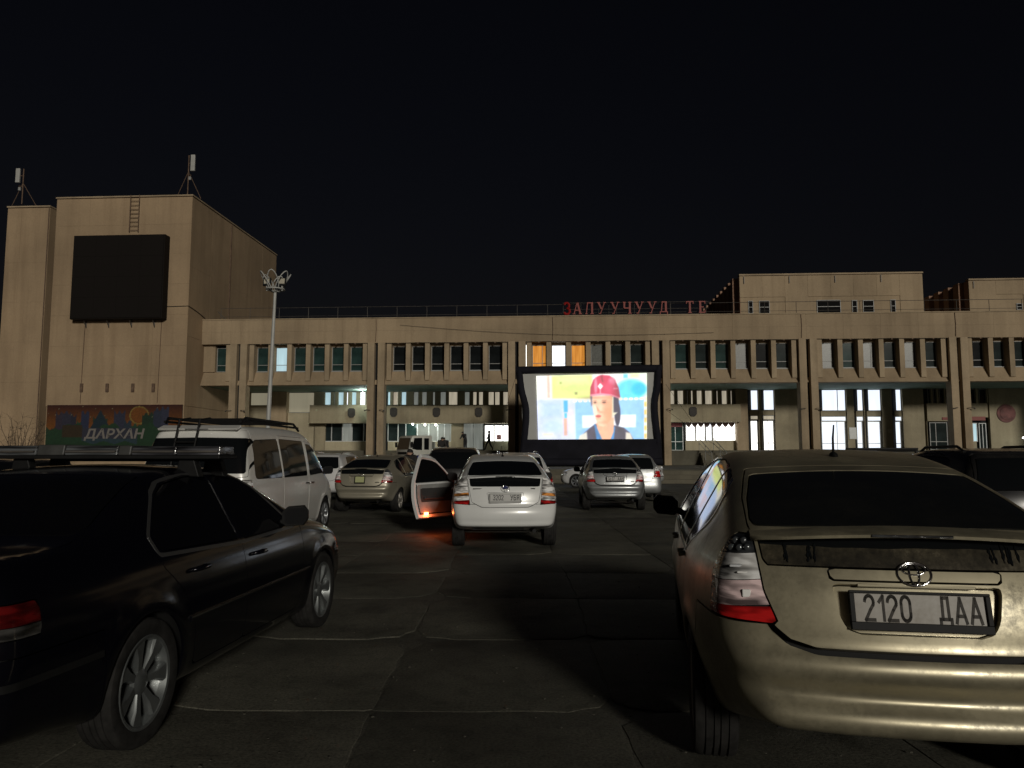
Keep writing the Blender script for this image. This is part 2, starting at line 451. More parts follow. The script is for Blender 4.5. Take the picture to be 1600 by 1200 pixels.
def wheel_meshes(r, w, spokes, rim_r, style='five'):
    """wheel about the X axis, outer side at +X"""
    t = MB().lathe([(rim_r, -w*.42), (r*.90, -w*.5), (r*.965, -w*.46), (r*.995, -w*.36), (r*.998, -w*.28), (r*.975, -w*.275), (r*.975, -w*.235), (r, -w*.23), (r, -w*.10), (r*.975, -w*.095), (r*.975, -w*.05), (r, -w*.045), (r, w*.045), (r*.975, w*.05), (r*.975, w*.095), (r, w*.10), (r, w*.23), (r*.975, w*.235), (r*.975, w*.275), (r*.998, w*.28), (r*.995, w*.36), (r*.965, w*.46), (r*.90, w*.5), (rim_r+.012, w*.44), (rim_r, w*.42)], 48).mesh('tyre', 40)
    b = MB().lathe([(rim_r*.3, -w*.1), (rim_r*.86, -w*.1), (rim_r*.93, w*.30), (rim_r, w*.40), (rim_r+.006, w*.43), (rim_r+.002, w*.45), (rim_r-.012, w*.43), (rim_r*.9, w*.25)], 40)
    rim = b.mesh('rim', 40)
    sp = MB(); hub = .062
    for k in range(spokes):
        a = 2*math.pi*k/spokes
        def pt(rad, da, x): return (x, rad*math.cos(a+da), rad*math.sin(a+da))
        w0 = .42 if spokes <= 7 else .24; w1 = .30 if spokes <= 7 else .16
        w0 *= 6/ max(5, spokes); w1 *= 7/max(5, spokes)
        R0, R1, R2 = hub*.8, rim_r*.62, rim_r*.965
        prof = []
        for rad, da, x in ((R0, w0*1.2, w*.30), (R1, w1*.62, w*.37), (R2, w1*.85, w*.40)): prof.append((rad, da, x))
        v = []
        for rad, da, x in prof: v += [pt(rad, -da, x-.012), pt(rad, -da*.75, x), pt(rad, da*.75, x), pt(rad, da, x-.012), pt(rad, da, x-.05), pt(rad, -da, x-.05)]
        f = []
        for i in range(2):
            for q in range(6): f.append((i*6+q, i*6+(q+1) % 6, (i+1)*6+(q+1) % 6, (i+1)*6+q))
        sp.add(v, f)
    spm = sp.mesh('spokes', 35)
    cap = MB().lathe([(0, w*.36), (hub*.55, w*.36), (hub*.7, w*.345), (hub, w*.31), (hub*1.05, w*.2)], 24).mesh('hub_cap', 30)
    disc = MB().lathe([(.03, -w*.02), (rim_r*.86, -w*.02), (rim_r*.86, -w*.06)], 32).mesh('brake_disc', 30)
    return dict(tyre=t, rim=rim, spokes=spm, hub_cap=cap, brake_disc=disc)

def make_car_template(sp, res=1.0):
    """list of (part name, mesh, material key, parent index or None, location, rotation)"""
    B = Body(sp, res); T = []; V = B.V; x, t, z = V[:, 0], V[:, 1], V[:, 2]; ax = np.abs(x)
    def put(name, me, mk, par=None, loc=(0,0,0), rot=(0,0,0)):
        if me is None: return None
        T.append((name, me, mk, par, loc, rot)); return len(T)-1
    G = sp.get('gap', .006)/2; roofcut = B.Nn[:, 2] - .80
    def hp(P): return [(-1.0 if abs(a) < 1e-9 else a, b) for a, b in P]
    arch = mx(*[sp['arch'] - ((t-a)**2 + (z-sp['tyre'])**2)**.5 for a in sp['axles']])
    arch = np.where(z < sp['tyre'], mx(*[mn(sp['arch']-np.abs(t-a), sp['arch'] - 0*t) for a in sp['axles']]), arch)
    floor = sp.get('floor', .17) - z
    used = []
    def rest(fv): return [fv + G] + [-u + G for u in used]
    side = {}
    zc = sp['tail_split']
    # tail lamps
    TL = mx(sdpoly(hp(sp['tail_poly']), ax, z), t - np.interp(z, *zip(*sp['tail_wrap'])))
    for sg in (1, -1):
        fv = mx(TL, -sg*x + .05)
        base = put('tail_lamp', B.panel(fv + G, 'tail_lamp', .02, .02), 'trim')
        for (za, zb, sl, mk) in sp['tail_segs']:
            za_, zb_ = za + sl*(ax-.65), zb + sl*(ax-.65)
            put('lamp_lens', B.panel([fv + G, za_-z+.0015, z-zb_+.0015], 'lamp_lens', .016, -.001), mk, base)
        for (lx, lz, w_, h_, mk) in sp.get('reflectors', []):
            lt = B.rear_t(sg*lx, lz); put('reflector', MB().cbox((0,0,0), (w_, .012, h_)).mesh('reflector', None, .004), mk, base, (sg*lx, lt-.001, lz))
        for (lx, lz) in sp.get('leds', []):
            lt = B.rear_t(sg*lx, lz); put('led_bulb', sp['_led'], 'led', base, (sg*lx, lt-.002, lz))
    used.append(TL)
    # rear glass and hatch / boot lid
    RG = mx(sdpoly(hp(sp['rear_glass']), ax, z), t - sp['rear_glass_t'], np.where(t > sp['L']*.5, 1., -1.))
    if 'lower_glass' in sp:
        LG = mx(sdpoly(hp(sp['lower_glass']), ax, z), t - .6)
        if 'lg_split' in sp:
            zs_ = sp['lg_split'] + .002*np.sin(x*9) + .0012*np.sin(x*31+1)  # clean dark strip above the split also stands in for the spoiler's shadow
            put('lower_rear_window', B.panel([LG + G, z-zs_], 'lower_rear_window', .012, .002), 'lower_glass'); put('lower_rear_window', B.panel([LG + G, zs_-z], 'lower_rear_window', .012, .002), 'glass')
        else: put('lower_rear_window', B.panel(LG + G, 'lower_rear_window', .012, .002), 'lower_glass')
        used.append(LG)
    rg = put('rear_window', B.panel(rest(RG), 'rear_window', .012, .002), 'rear_glass'); used.append(RG)
    H = mx(sdpoly(hp(sp['hatch']), ax, z), t - sp['hatch_t'] - sp.get('hatch_bow', .06)*ax**2, np.where(t > sp['L']*.5, 1., -1.))
    if 'recess' in sp:
        RC = mx(sdpoly(hp(sp['recess']), ax, z), t-.6); d = sp.get('recess_d', .022)
        put('plate_recess', B.panel(RC, 'plate_recess', .004, d, bulge=None), 'paint'); used.append(RC)
        if sp.get('garnish'):
            GN = mx(sdpoly(hp(sp['garnish']), ax, z), t-.6); put('tailgate_garnish', B.panel(rest(GN), 'tailgate_garnish', .012, -.003), 'paint'); used.append(GN)
        hatch = put('tailgate', B.panel(rest(H), 'tailgate', d+.004), 'paint')
    else: hatch = put('tailgate' if sp.get('is_hatch', True) else 'boot_lid', B.panel(rest(H), 'tailgate', .014), 'paint')
    used.append(H)
    # rear bumper
    BR = mx(z - sp['bumper_z'] - 0*t, t - sp['bumper_t'], floor); wide = np.where(z < .8, sp.get('bumper_gap', .004), 0)
    put('rear_bumper', B.panel(rest(BR) + [arch, -H + wide], 'rear_bumper', .016), 'paint'); used.append(BR)
    if 'bumper_strip' in sp:
        za, zb = sp['bumper_strip']; v0 = [za-z, z-zb, t-sp['bumper_t']+.02, arch]
        put('bumper_strip', B.panel(v0, 'bumper_strip', .01, -.008), 'strip')
    # windscreen, bonnet, front bumper
    WS = mx(sdpoly(hp(sp['windscreen']), ax, t), 0.9*sp['belt'] - z)
    put('windscreen', B.panel(rest(WS), 'windscreen', .012, .002), 'glass'); used.append(WS)
    # side glass and doors
    for nm, poly in sp['side_glass']:
        fv = mx(sdpoly(poly, t, z), .3-ax, roofcut)
        for sg in (1, -1):
            ff = mx(fv, -sg*x)
            if sp.get('open_door') and sg < 0 and nm == 'front_window': continue
            put(nm, B.panel(ff + G, nm, .010, .003), 'side_glass')
        used.append(fv)
    if 'dlo_trim' in sp:
        d1 = sdpoly(sp['dlo_trim'], t, z)
        tf = [d1-.014, -(d1+.006), .3-ax, roofcut]
        for sg in (1, -1): put('window_trim', B.panel(tf + [-sg*x], 'window_trim', .008, -.003), 'dlo')
    for nm, poly in sp['doors']:
        fv = mx(sdpoly(poly, t, z), .3-ax, roofcut)
        for sg in (1, -1):
            if sp.get('open_door') and sg < 0 and nm == 'front_door':
                s_open = mx(fv, -sg*x); continue
            dr = put(nm, B.panel(rest(fv) + [-sg*x, arch], nm, .014), 'paint')
            hx = sp['handles'][nm]
            px = B.side_x(hx[0], hx[1])
            put('door_handle', sp['_handle'], sp.get('handle_mat', 'paint'), dr, (sg*(px+.012), hx[0], hx[1]))
        used.append(fv)
    HL = mx(sdpoly(sp['headlamp'], t, z), .28-ax, .3*sp['L']-t)
    for sg in (1, -1): put('headlamp', B.panel(mx(HL + G, -sg*x), 'headlamp', .012, .003), 'lens_head')
    used.append(HL)
    HD = mx(sdpoly(hp(sp['bonnet']), ax, t), .6-z)
    put('bonnet', B.panel(rest(HD), 'bonnet', .014), 'paint'); used.append(HD)
    FB = mx(z - sp['front_bumper_z'], sp['front_bumper_t'] - t, floor)
    put('front_bumper', B.panel(rest(FB) + [arch], 'front_bumper', .014), 'paint'); used.append(FB)
    if 'side_strip' in sp:
        za, zb, ta, tb, mk = sp['side_strip']
        zz = za + (zb-za)*(t-ta)/(tb-ta)
        for sg in (1, -1): put('side_moulding', B.panel([z-zz-.016, zz-z-.016, ta-t, t-tb, .3-ax, -sg*x, arch], 'side_moulding', .01, -.008), mk)
        for sg in (1, -1): put('moulding_chrome', B.panel([z-zz-.012, zz-z+.003, ta-t, t-tb, .3-ax, -sg*x, arch], 'moulding_chrome', .004, -.011), 'chrome')
    # body shell: everything left over
    rem = [floor, arch] + [-u + G for u in used]
    put('body', B.panel(rem, 'body', .014), 'paint')
    if sp.get('open_door'):
        dp = sp['open_door']
        put('shell', B.panel(mx(np.full(len(V), -1.), -(mx(s_open, 0*t-9)) - .03), 'shell', .002, .06), 'shell')
    else:
        put('shell', B.panel(mx(arch-.02, -.1 + 0*t, floor-.03), 'shell', .002, .06), 'shell')
    # wheel wells, wheels
    for a in sp['axles']:
        for sg in (1, -1):
            ww = MB(); n = 18; v = []; f = []; rr = sp['arch']+.005; xo = sp['wheel_x'] + .06; xi = .42
            prof = [(rr*math.cos(math.pi*(.06+.88*k/n)), rr*math.sin(math.pi*(.06+.88*k/n))) for k in range(n+1)]
            for (dy, dz) in prof: v += [(sg*xi, a+dy, sp['tyre']+dz), (sg*xo*.985, a+dy, sp['tyre']+dz)]
            for k in range(n): f.append((2*k, 2*k+1, 2*k+3, 2*k+2))
            v.append((sg*xi, a, sp['tyre'])); c = len(v)-1
            for k in range(n): f.append((2*k, 2*k+2, c))
            ww.add(v, f); put('wheel_well', ww.mesh('wheel_well', 30), 'shell')
            w = put('wheel', sp['_wheel']['tyre'], 'tyre', None, (sg*sp['wheel_x'], a, sp['tyre']), (0, 0, 0 if sg > 0 else math.pi))
            for k in ('rim', 'spokes', 'hub_cap', 'brake_disc'): put(k, sp['_wheel'][k], 'trim' if k == 'brake_disc' else 'alloy', w)
    # mirrors
    mt, mz = sp['mirror']; mxx = B.side_x(mt, mz)
    for sg in (1, -1):
        m = MB(); q = [(.00,-.055),(.03,-.075),(.17,-.065),(.2,-.03),(.2,.045),(.17,.075),(.04,.065),(.0,.03)]
        v = [(sg*(mxx+.015+a*.95), mt-.045, mz+.05+b) for a, b in q] + [(sg*(mxx+.015+a*.95), mt-.01, mz+.05+b*1.08) for a, b in q] + [(sg*(mxx+.03+a*.75), mt+.08, mz+.05+b*.7) for a, b in q]
        n = len(q); f = [tuple(range(n)), tuple(range(2*n, 3*n))[::-1]] + [(i, (i+1) % n, n+(i+1) % n, n+i) for i in range(n)] + [(n+i, n+(i+1) % n, 2*n+(i+1) % n, 2*n+i) for i in range(n)]
        m.add(v, f); m.tube([(sg*(mxx-.03), mt+.0, mz-.01), (sg*(mxx+.06), mt+.01, mz+.02)], .025, 8)
        mi = put('wing_mirror', m.mesh('wing_mirror', 45), sp.get('mirror_mat', 'paint'))
        g = [(sg*(mxx+.03+a*.85), mt-.047, mz+.05+b*.82) for a, b in q]; g = [(p[0]+sg*.008, p[1]-.002, p[2]) for p in g]
        put('mirror_glass', pydata('mirror_glass', g, [tuple(range(n))]), 'mirror', mi)
    return B, T, put

def instantiate(T, name, mats, loc, yaw):
    """yaw in degrees, clockwise (to the right) from straight ahead"""
    root = empty(name, loc, -R(yaw)); made = []
    for (nm, me, mk, par, lo, ro) in T:
        mt = mats.get(mk) or M[mk]
        o = link(nm, me, mt, root if par is None else made[par], lo, ro); made.append(o)
    return root, made
def base_mats(**k):
    d = dict(side_glass=M['glass'], rear_glass=M['glass'], lower_glass=M['glass'], dlo=M['trim'], strip=M['trim'], mirror=M['mirror'], tyre=M['tyre'])
    d.update(k); return d
HANDLE = MB().tube([(-.02,-.085,-.004),(.018,-.07,0),(.022,0,0),(.018,.07,0),(-.02,.085,-.004)], .013, 8).mesh('door_handle', 0)
LED = MB().ball((0,0,0), .016, 12, 8, (1,.6,1)).mesh('led_bulb', 0)
def rear_emblem(put, B, zc, w, h, mk='chrome', disc=None):
    t0 = B.rear_t(0, zc); em = MB()
    def ell(cx, cz, a, b, r): em.tube([(cx+a*math.cos(2*math.pi*k/28), B.rear_t(0, zc+cz+b*math.sin(2*math.pi*k/28))-.005, zc+cz+b*math.sin(2*math.pi*k/28)) for k in range(28)], r, 6, closed=True)
    ell(0, 0, w/2, h/2, .0045); ell(0, 0, w*.14, h*.47, .004); ell(0, h*.2, w*.34, h*.24, .004)
    e = put('emblem', em.mesh('emblem', 0), mk)
    if disc: put('emblem_disc', MB().lathe([(0, -.003), (h*.48, -.002), (h*.5, .01)], 24, 'y', (0, t0, zc)).mesh('emblem_disc', 30), disc, e)
GLYPH = {}
def arc(cx, cy, rx, ry, a0, a1, n=14): return [(cx+rx*math.cos(R(a0+(a1-a0)*k/n)), cy+ry*math.sin(R(a0+(a1-a0)*k/n))) for k in range(n+1)]
GLYPH['0'] = [[(.0,.3),(.0,.7)] + arc(.25,.72,.25,.28,180,0) + [(.5,.3)] + arc(.25,.28,.25,.28,0,-180)]
GLYPH['1'] = [[(.05,.76),(.28,1.0),(.28,0)]]; GLYPH['2'] = [arc(.25,.74,.25,.26,170,-25) + [(.30,.42),(0,0),(.52,0)]]
GLYPH['3'] = [arc(.24,.76,.24,.24,160,-80) + arc(.24,.27,.26,.27,85,-165)]; GLYPH['6'] = [arc(.25,.28,.25,.28,90,450) , [(.08,.45),(.34,1.0)]]; GLYPH['7'] = [[(0,1.0),(.5,1.0),(.17,0)]]
GLYPH['А'] = [[(0,0),(.27,1.0),(.54,0)], [(.10,.27),(.44,.27)]]; GLYPH['Д'] = [[(.12,.12),(.16,1.0),(.46,1.0),(.46,.12)], [(0,-.08),(0,.12),(.58,.12),(.58,-.08)]]
GLYPH['Н'] = [[(0,0),(0,1)], [(.46,0),(.46,1)], [(0,.5),(.46,.5)]]; GLYPH['У'] = [[(0,1),(.25,.40)], [(.5,1),(.2,.0),(.05,0)]]
GLYPH['Б'] = [[(.44,1),(0,1),(0,0),(.26,0)] + arc(.26,.28,.2,.28,-90,90) + [(0,.56)]]; GLYPH['Я'] = [[(.46,0),(.46,1),(.2,1)] + arc(.2,.75,.2,.25,90,270) + [(.46,.5)], [(.2,.5),(0,0)]]
def plate_text(s, h, width, sw=.15):
    """embossed plate characters from strokes, centred, in the XY plane"""
    m = MB(); x = 0.0; adv = []
    for ch in s:
        if ch == ' ': x += .35; continue
        g = GLYPH[ch]
        for pl in g:
            for (ax_, ay_), (bx2, by2) in zip(pl[:-1], pl[1:]):
                d = Vector((bx2-ax_, by2-ay_)); L = d.length
                if L < 1e-6: continue
                d /= L; n = Vector((-d.y, d.x))*sw/2; e = d*min(sw*.42, .07)
                a = Vector((ax_+x, ay_)) - e; b = Vector((bx2+x, by2)) + e
                P = [a-n, b-n, b+n, a+n]; v = [(p.x, p.y, 0) for p in P] + [(p.x, p.y, .012) for p in P]
                m.add(v, [(0,1,2,3)[::-1], (4,5,6,7), (0,1,5,4), (1,2,6,5), (2,3,7,6), (3,0,4,7)])
        x += max(p[0] for pl in g for p in pl) + .26
    me = m.mesh('plate_characters', None, 0, False); a = np.empty(len(me.vertices)*3); me.vertices.foreach_get('co', a); a = a.reshape(-1, 3)
    a[:, 0] -= (a[:, 0].max()+a[:, 0].min())/2; a[:, 1] -= .5; a[:, 0] *= width/np.ptp(a[:, 0]); a[:, 1] *= h; a[:, 2] *= .12
    me.vertices.foreach_set('co', a.ravel()); me.update(); return me
def plate_parts(put, B, zc, w, h, txt, tw, matp, mati, frame='trim', x0=0.0, proud=.012, size=.1):
    t0 = B.rear_t(x0, zc) - proud; tt = B.rear_t(x0, zc+h/2); tb = B.rear_t(x0, zc-h/2); tilt = math.atan2(tt-tb, h)
    c = MB().cbox((0,0,0), (w, .006, h)).mesh('licence_plate', None, .002)
    p = put('licence_plate', c, matp, None, (x0, t0-.014, zc), (-tilt, 0, 0))
    if frame:
        fr = MB(); b = .018
        fr.box(-w/2-b, w/2+b, -.014, .008, -h/2-b*1.7, -h/2); fr.box(-w/2-b, w/2+b, -.012, .008, h/2, h/2+b*.6)
        fr.box(-w/2-b, -w/2, -.013, .008, -h/2, h/2); fr.box(w/2, w/2+b, -.013, .008, -h/2, h/2)
        put('plate_frame', fr.mesh('plate_frame', None, .002), frame, p)
    for s, xo, ww in txt:
        me = plate_text(s, size*.72, ww)
        put('plate_characters', me, mati, p, (xo, -.0032, .0), (R(90), 0, 0))
    return p

# ------------------------------------------------------------------ car specifications
def prius_spec(gen=2, open_door=False):
    sp = dict(L=4.45, H=1.49, tyre=.31, arch=.335, axles=(.84, 3.54), wheel_x=.735, belt=.98, bow_r=.16, bow_f=.42, k=.09, cab_taper=.12, tuck=.12, crown=.035,
        profile=[(.11,.365),(.045,.375),(.014,.40),(.008,.44),(.016,.465),(.052,.492),(.060,.52),(.022,.575),(.002,.605),(.000,.635),(.010,.66),(.040,.695),(.050,.78),(.075,.90),(.115,1.00),(.160,1.085),(.20,1.135),(.36,1.195),(.65,1.285),(1.0,1.375),(1.4,1.445),(1.8,1.484),(2.15,1.49),(2.5,1.463),(2.8,1.395),(3.2,1.20),(3.55,1.03),(3.75,.965),(4.05,.875),(4.28,.76),(4.40,.62),(4.45,.48),(4.42,.32),(4.32,.22),(3.6,.18),(2.2,.17),(1.0,.19),(.4,.30)],
        section=[(0,.68),(.15,.735),(.25,.785),(.4,.825),(.55,.852),(.68,.862),(.82,.852),(.93,.835),(1.0,.812),(1.1,.765),(1.25,.688),(1.4,.605),(1.5,.545),(1.8,.35)],
        plan=[(-.5,.77),(0,.835),(.2,.872),(.45,.922),(.84,.978),(1.5,1.0),(2.8,1.0),(3.54,.985),(4.1,.95),(4.5,.9),(4.95,.85)],
        tail_poly=[(.515,.775),(.56,.775),(.95,.79),(.95,1.12),(.592,1.115),(.578,1.0),(.565,.90)] if gen == 2 else [(.545,.70),(.95,.72),(.95,1.13),(.60,1.13),(.575,.95)],
        tail_wrap=[(.70,.30),(.85,.33),(1.0,.36),(1.12,.34)], tail_split=0,
        tail_segs=[(1.038,1.2,-.10,'lens_dark'),(.935,1.038,-.10,'lens_clear'),(.835,.935,-.10,'lens_pink'),(.7,.835,-.06,'lens_red')] if gen == 2 else [(.98,1.2,-.1,'lens_clear'),(.88,.98,-.1,'lens_clear'),(.835,.88,-.1,'lens_amber'),(.765,.835,-.1,'lens_clear'),(.6,.765,-.05,'lens_red')],
        leds=[(.625,1.088),(.655,1.085),(.615,1.062),(.645,1.058),(.675,1.055)] if gen == 2 else [],
        reflectors=[(.632,.885,.034,.032,'bulb_glass'),(.655,.99,.075,.012,'lens_head'),(.64,.965,.05,.008,'bulb_glass')] if gen == 2 else [],
        rear_glass=[(0,1.16),(.575,1.15),(.585,1.17),(.565,1.25),(.52,1.335),(.47,1.41),(.44,1.7),(0,1.7)], rear_glass_t=1.0,
        lower_glass=[(0,1.005),(.545,1.0),(.56,1.02),(.575,1.125),(0,1.135)] if gen == 2 else [(0,.985),(.53,.98),(.545,1.0),(.56,1.13),(0,1.138)],
        hatch=[(0,.69),(.38,.695),(.475,.72),(.535,.768),(.558,.82),(.572,.95),(.585,1.06),(.60,1.15),(.585,1.25),(.545,1.335),(.49,1.42),(.46,1.8),(0,1.8)] if gen == 2 else [(0,.66),(.36,.665),(.52,.74),(.535,.82),(.565,.97),(.59,1.14),(.59,1.25),(.545,1.335),(.49,1.42),(.46,1.8),(0,1.8)],
        garnish=[(0,.956),(.312,.953),(.318,.998),(0,1.0)] if gen == 2 else None, hatch_t=1.12, bumper_z=.775 if gen == 2 else .71, bumper_t=.60,
        recess=[(0,.762),(.215,.758),(.262,.775),(.285,.82),(.305,.925),(.30,.938),(0,.945)] if gen == 2 else [(0,.735),(.21,.735),(.25,.75),(.265,.80),(.285,.885),(0,.888)],
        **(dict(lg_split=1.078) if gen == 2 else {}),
        windscreen=[(0,2.60),(.52,2.62),(.58,2.75),(.74,3.42),(.6,3.56),(0,3.64)],
        side_glass=[('front_window',[(3.30,.985),(3.0,1.165),(2.68,1.335),(2.5,1.385),(2.22,1.418),(2.22,.965)]),('rear_side_window',[(2.16,.962),(2.16,1.420),(1.75,1.428),(1.38,1.398),(1.38,.955)]),('quarter_window',[(1.345,.955),(1.345,1.392),(1.10,1.335),(.93,1.245),(.875,1.165),(.90,1.125),(1.24,.955)])],
        dlo_trim=[(3.32,.968),(3.0,1.18),(2.68,1.352),(2.5,1.402),(2.2,1.435),(1.75,1.444),(1.38,1.414),(1.08,1.35),(.905,1.25),(.855,1.165),(.885,1.115),(1.24,.938)],
        doors=[('front_door',[(2.19,.29),(3.24,.29),(3.33,.45),(3.36,.80),(3.345,.99),(3.0,1.20),(2.68,1.372),(2.5,1.422),(2.19,1.458)]),('rear_door',[(2.19,.29),(2.19,1.458),(1.75,1.465),(1.40,1.44),(1.30,1.30),(1.22,.95),(1.15,.75),(1.20,.5),(1.30,.29)])],
        handles=dict(front_door=(2.36,.90), rear_door=(1.36,.905)), headlamp=[(3.85,.80),(4.30,.60),(4.48,.62),(4.40,.72),(4.2,.86),(3.85,.95)],
        bonnet=[(0,3.60),(.62,3.53),(.72,3.5),(.70,3.95),(.60,4.25),(0,4.36)], front_bumper_z=.62, front_bumper_t=3.95, mirror=(3.13,1.01), mirror_mat='mirror_body',
        _led=LED, _handle=HANDLE, gap=.007, recess_d=.034, bumper_gap=.022 if gen == 2 else .006)
    sp['_wheel'] = wheel_meshes(.31, .205, 5, .205)
    if gen == 3:
        sp['profile'] = [(.12,.36),(.05,.37),(.025,.40),(.028,.44),(.012,.47),(.0,.52),(.0,.60),(.02,.66)] + sp['profile'][10:]
        sp['recess_d'] = .016; sp['tuck'] = .02; sp['bow_r'] = .18
        sp['plan'] = [(-.5,.86),(0,.915),(.2,.935),(.45,.955),(.84,.982)] + sp['plan'][5:]
    if open_door: sp['open_door'] = True
    return sp
def prius_extras(put, B, gen=2):
    # spoiler across the glass
    n = 28; v = []; f = []
    for k in range(n+1):
        xx = -.60 + 1.2*k/n; bow = abs(xx/.6)
        zz = 1.128 - .028*bow**2; tt = B.rear_t(xx, zz) + .005
        e = 1 - .6*max(0, (bow-.8)/.2)
        sec = [(tt+.10, zz+.036), (tt+.03, zz+.028), (tt-.075*e, zz+.016), (tt-.090*e, zz+.008), (tt-.088*e, zz-.004), (tt-.04*e, zz-.010), (tt+.03, zz-.012)]
        v += [(xx, a, b) for a, b in sec]
    m = 7
    for k in range(n):
        for q in range(m): f.append((k*m+q, k*m+(q+1) % m, (k+1)*m+(q+1) % m, (k+1)*m+q))
    f += [tuple(range(m))[::-1], tuple(n*m+q for q in range(m))]
    sl = put('rear_spoiler', MB().add(v, f).mesh('rear_spoiler', 55), 'paint')
    bl = MB(); tt = B.rear_t(0, 1.128)
    bl.box(-.15, .15, tt-.090, tt-.06, 1.125, 1.136); put('brake_light', bl.mesh('brake_light', None, .002), 'lens_dark', sl)
    # roof antenna
    tz = B.top_z(0, 1.42); an = MB(); an.ball((0,1.42,tz), .03, 12, 6, (.8,1.6,.8)); an.tube([(0,1.42,tz+.01),(-.012,1.36,tz+.10),(-.018,1.30,tz+.17)], [.007,.006,.004], 8)
    put('roof_antenna', an.mesh('roof_antenna', 40), 'trim')
    # exhaust and underbody cover
    ex = MB(); ex.tube([(.45,.10,.30),(.45,.30,.30),(.40,.6,.30)], .03, 12); ex.cbox((-.1,.5,.36), (.8,.36,.12)); ex.cbox((0,.9,.29),(1.2,.12,.08))
    put('exhaust', ex.mesh('exhaust', 40, .0), 'trim')
    rear_emblem(put, B, .985 if gen == 2 else .945, .125 if gen == 2 else .135, .085 if gen == 2 else .095, 'chrome', None if gen == 2 else 'badge_blue')
    if gen == 2: put('badge', MB().cbox((.43, B.rear_t(.43, .79)-.004, .79), (.13, .008, .02)).mesh('badge', None, .003), 'chrome')
    lg = MB(); tt = B.rear_t(0, .943)
    if gen == 2: lg.box(-.215, .215, tt+.0, tt+.03, .932, .944); put('plate_lamp_bar', lg.mesh('plate_lamp_bar', None, .003), 'paint')

def sedan_spec():
    sp = dict(L=4.75, H=1.40, tyre=.315, arch=.345, axles=(1.10, 3.83), wheel_x=.775, belt=.92, bow_r=.13, bow_f=.33, k=.10, cab_taper=.10, crown=.04, axis_z=.60, is_hatch=False,
        profile=[(.16,.30),(.05,.33),(.0,.45),(-.005,.56),(.015,.62),(.03,.66),(.035,.80),(.045,.94),(.085,1.0),(.30,1.025),(.62,1.04),(.84,1.085),(1.1,1.20),(1.42,1.325),(1.75,1.385),(2.1,1.40),(2.45,1.385),(2.75,1.325),(3.15,1.14),(3.5,.985),(3.75,.935),(4.2,.865),(4.55,.775),(4.68,.68),(4.74,.54),(4.74,.36),(4.62,.22),(3.9,.18),(2.4,.17),(1.0,.18),(.4,.27)],
        section=[(0,.70),(.15,.78),(.25,.835),(.4,.868),(.55,.877),(.68,.873),(.8,.855),(.9,.825),(.97,.785),(1.1,.715),(1.25,.635),(1.38,.565),(1.5,.50),(1.8,.3)],
        plan=[(-.5,.9),(0,.945),(.4,.97),(1.1,1.0),(3.0,1.0),(3.83,.985),(4.4,.94),(4.8,.88),(5.2,.84)],
        tail_poly=[(.38,.725),(.95,.725),(.95,.865),(.40,.86)], tail_wrap=[(.6,.34),(.9,.34)], tail_split=0,
        tail_segs=[(.775,.9,0,'lens_red_dim'),(.6,.775,0,'lens_clear_dim')],
        rear_glass=[(0,1.08),(.60,1.07),(.62,1.10),(.55,1.25),(.50,1.34),(0,1.36)], rear_glass_t=1.6,
        hatch=[(0,.65),(.37,.66),(.37,.87),(.62,.90),(.66,1.0),(.66,1.2),(0,1.2)], hatch_t=.78, hatch_bow=.0, bumper_z=.655, bumper_t=.74,
        windscreen=[(0,2.52),(.50,2.54),(.55,2.68),(.72,3.36),(.6,3.52),(0,3.60)],
        side_glass=[('front_window',[(3.18,.925),(2.78,1.215),(2.62,1.285),(2.40,1.315),(2.26,1.322),(2.30,.905)]),('rear_side_window',[(2.23,.913),(2.19,1.325),(1.9,1.322),(1.62,1.285),(1.50,1.23),(1.28,1.02),(1.30,.94)])],
        dlo_trim=[(3.22,.91),(2.8,1.225),(2.63,1.30),(2.40,1.332),(1.9,1.338),(1.60,1.30),(1.48,1.245),(1.25,1.02),(1.27,.925),(2.27,.893)],
        doors=[('front_door',[(2.265,.27),(3.25,.27),(3.33,.45),(3.34,.90),(2.80,1.245),(2.63,1.318),(2.40,1.348),(2.22,1.355)]),('rear_door',[(2.265,.27),(2.22,1.355),(1.9,1.355),(1.60,1.318),(1.47,1.255),(1.23,.985),(1.27,.86),(1.45,.70),(1.56,.5),(1.60,.27)])],
        handles=dict(front_door=(2.46,.80), rear_door=(1.62,.81)), headlamp=[(4.2,.60),(4.85,.58),(4.85,.73),(4.3,.74)],
        bonnet=[(0,3.55),(.62,3.48),(.74,3.5),(.74,4.1),(.66,4.5),(0,4.62)], front_bumper_z=.56, front_bumper_t=4.2, mirror=(3.04,.95), mirror_mat='mirror_body',
        side_strip=(.545,.545,1.5,3.46,'paint'), bumper_strip=(.535,.565), _led=LED, _handle=HANDLE, gap=.006)
    sp['_wheel'] = wheel_meshes(.315, .20, 7, .225)
    return sp
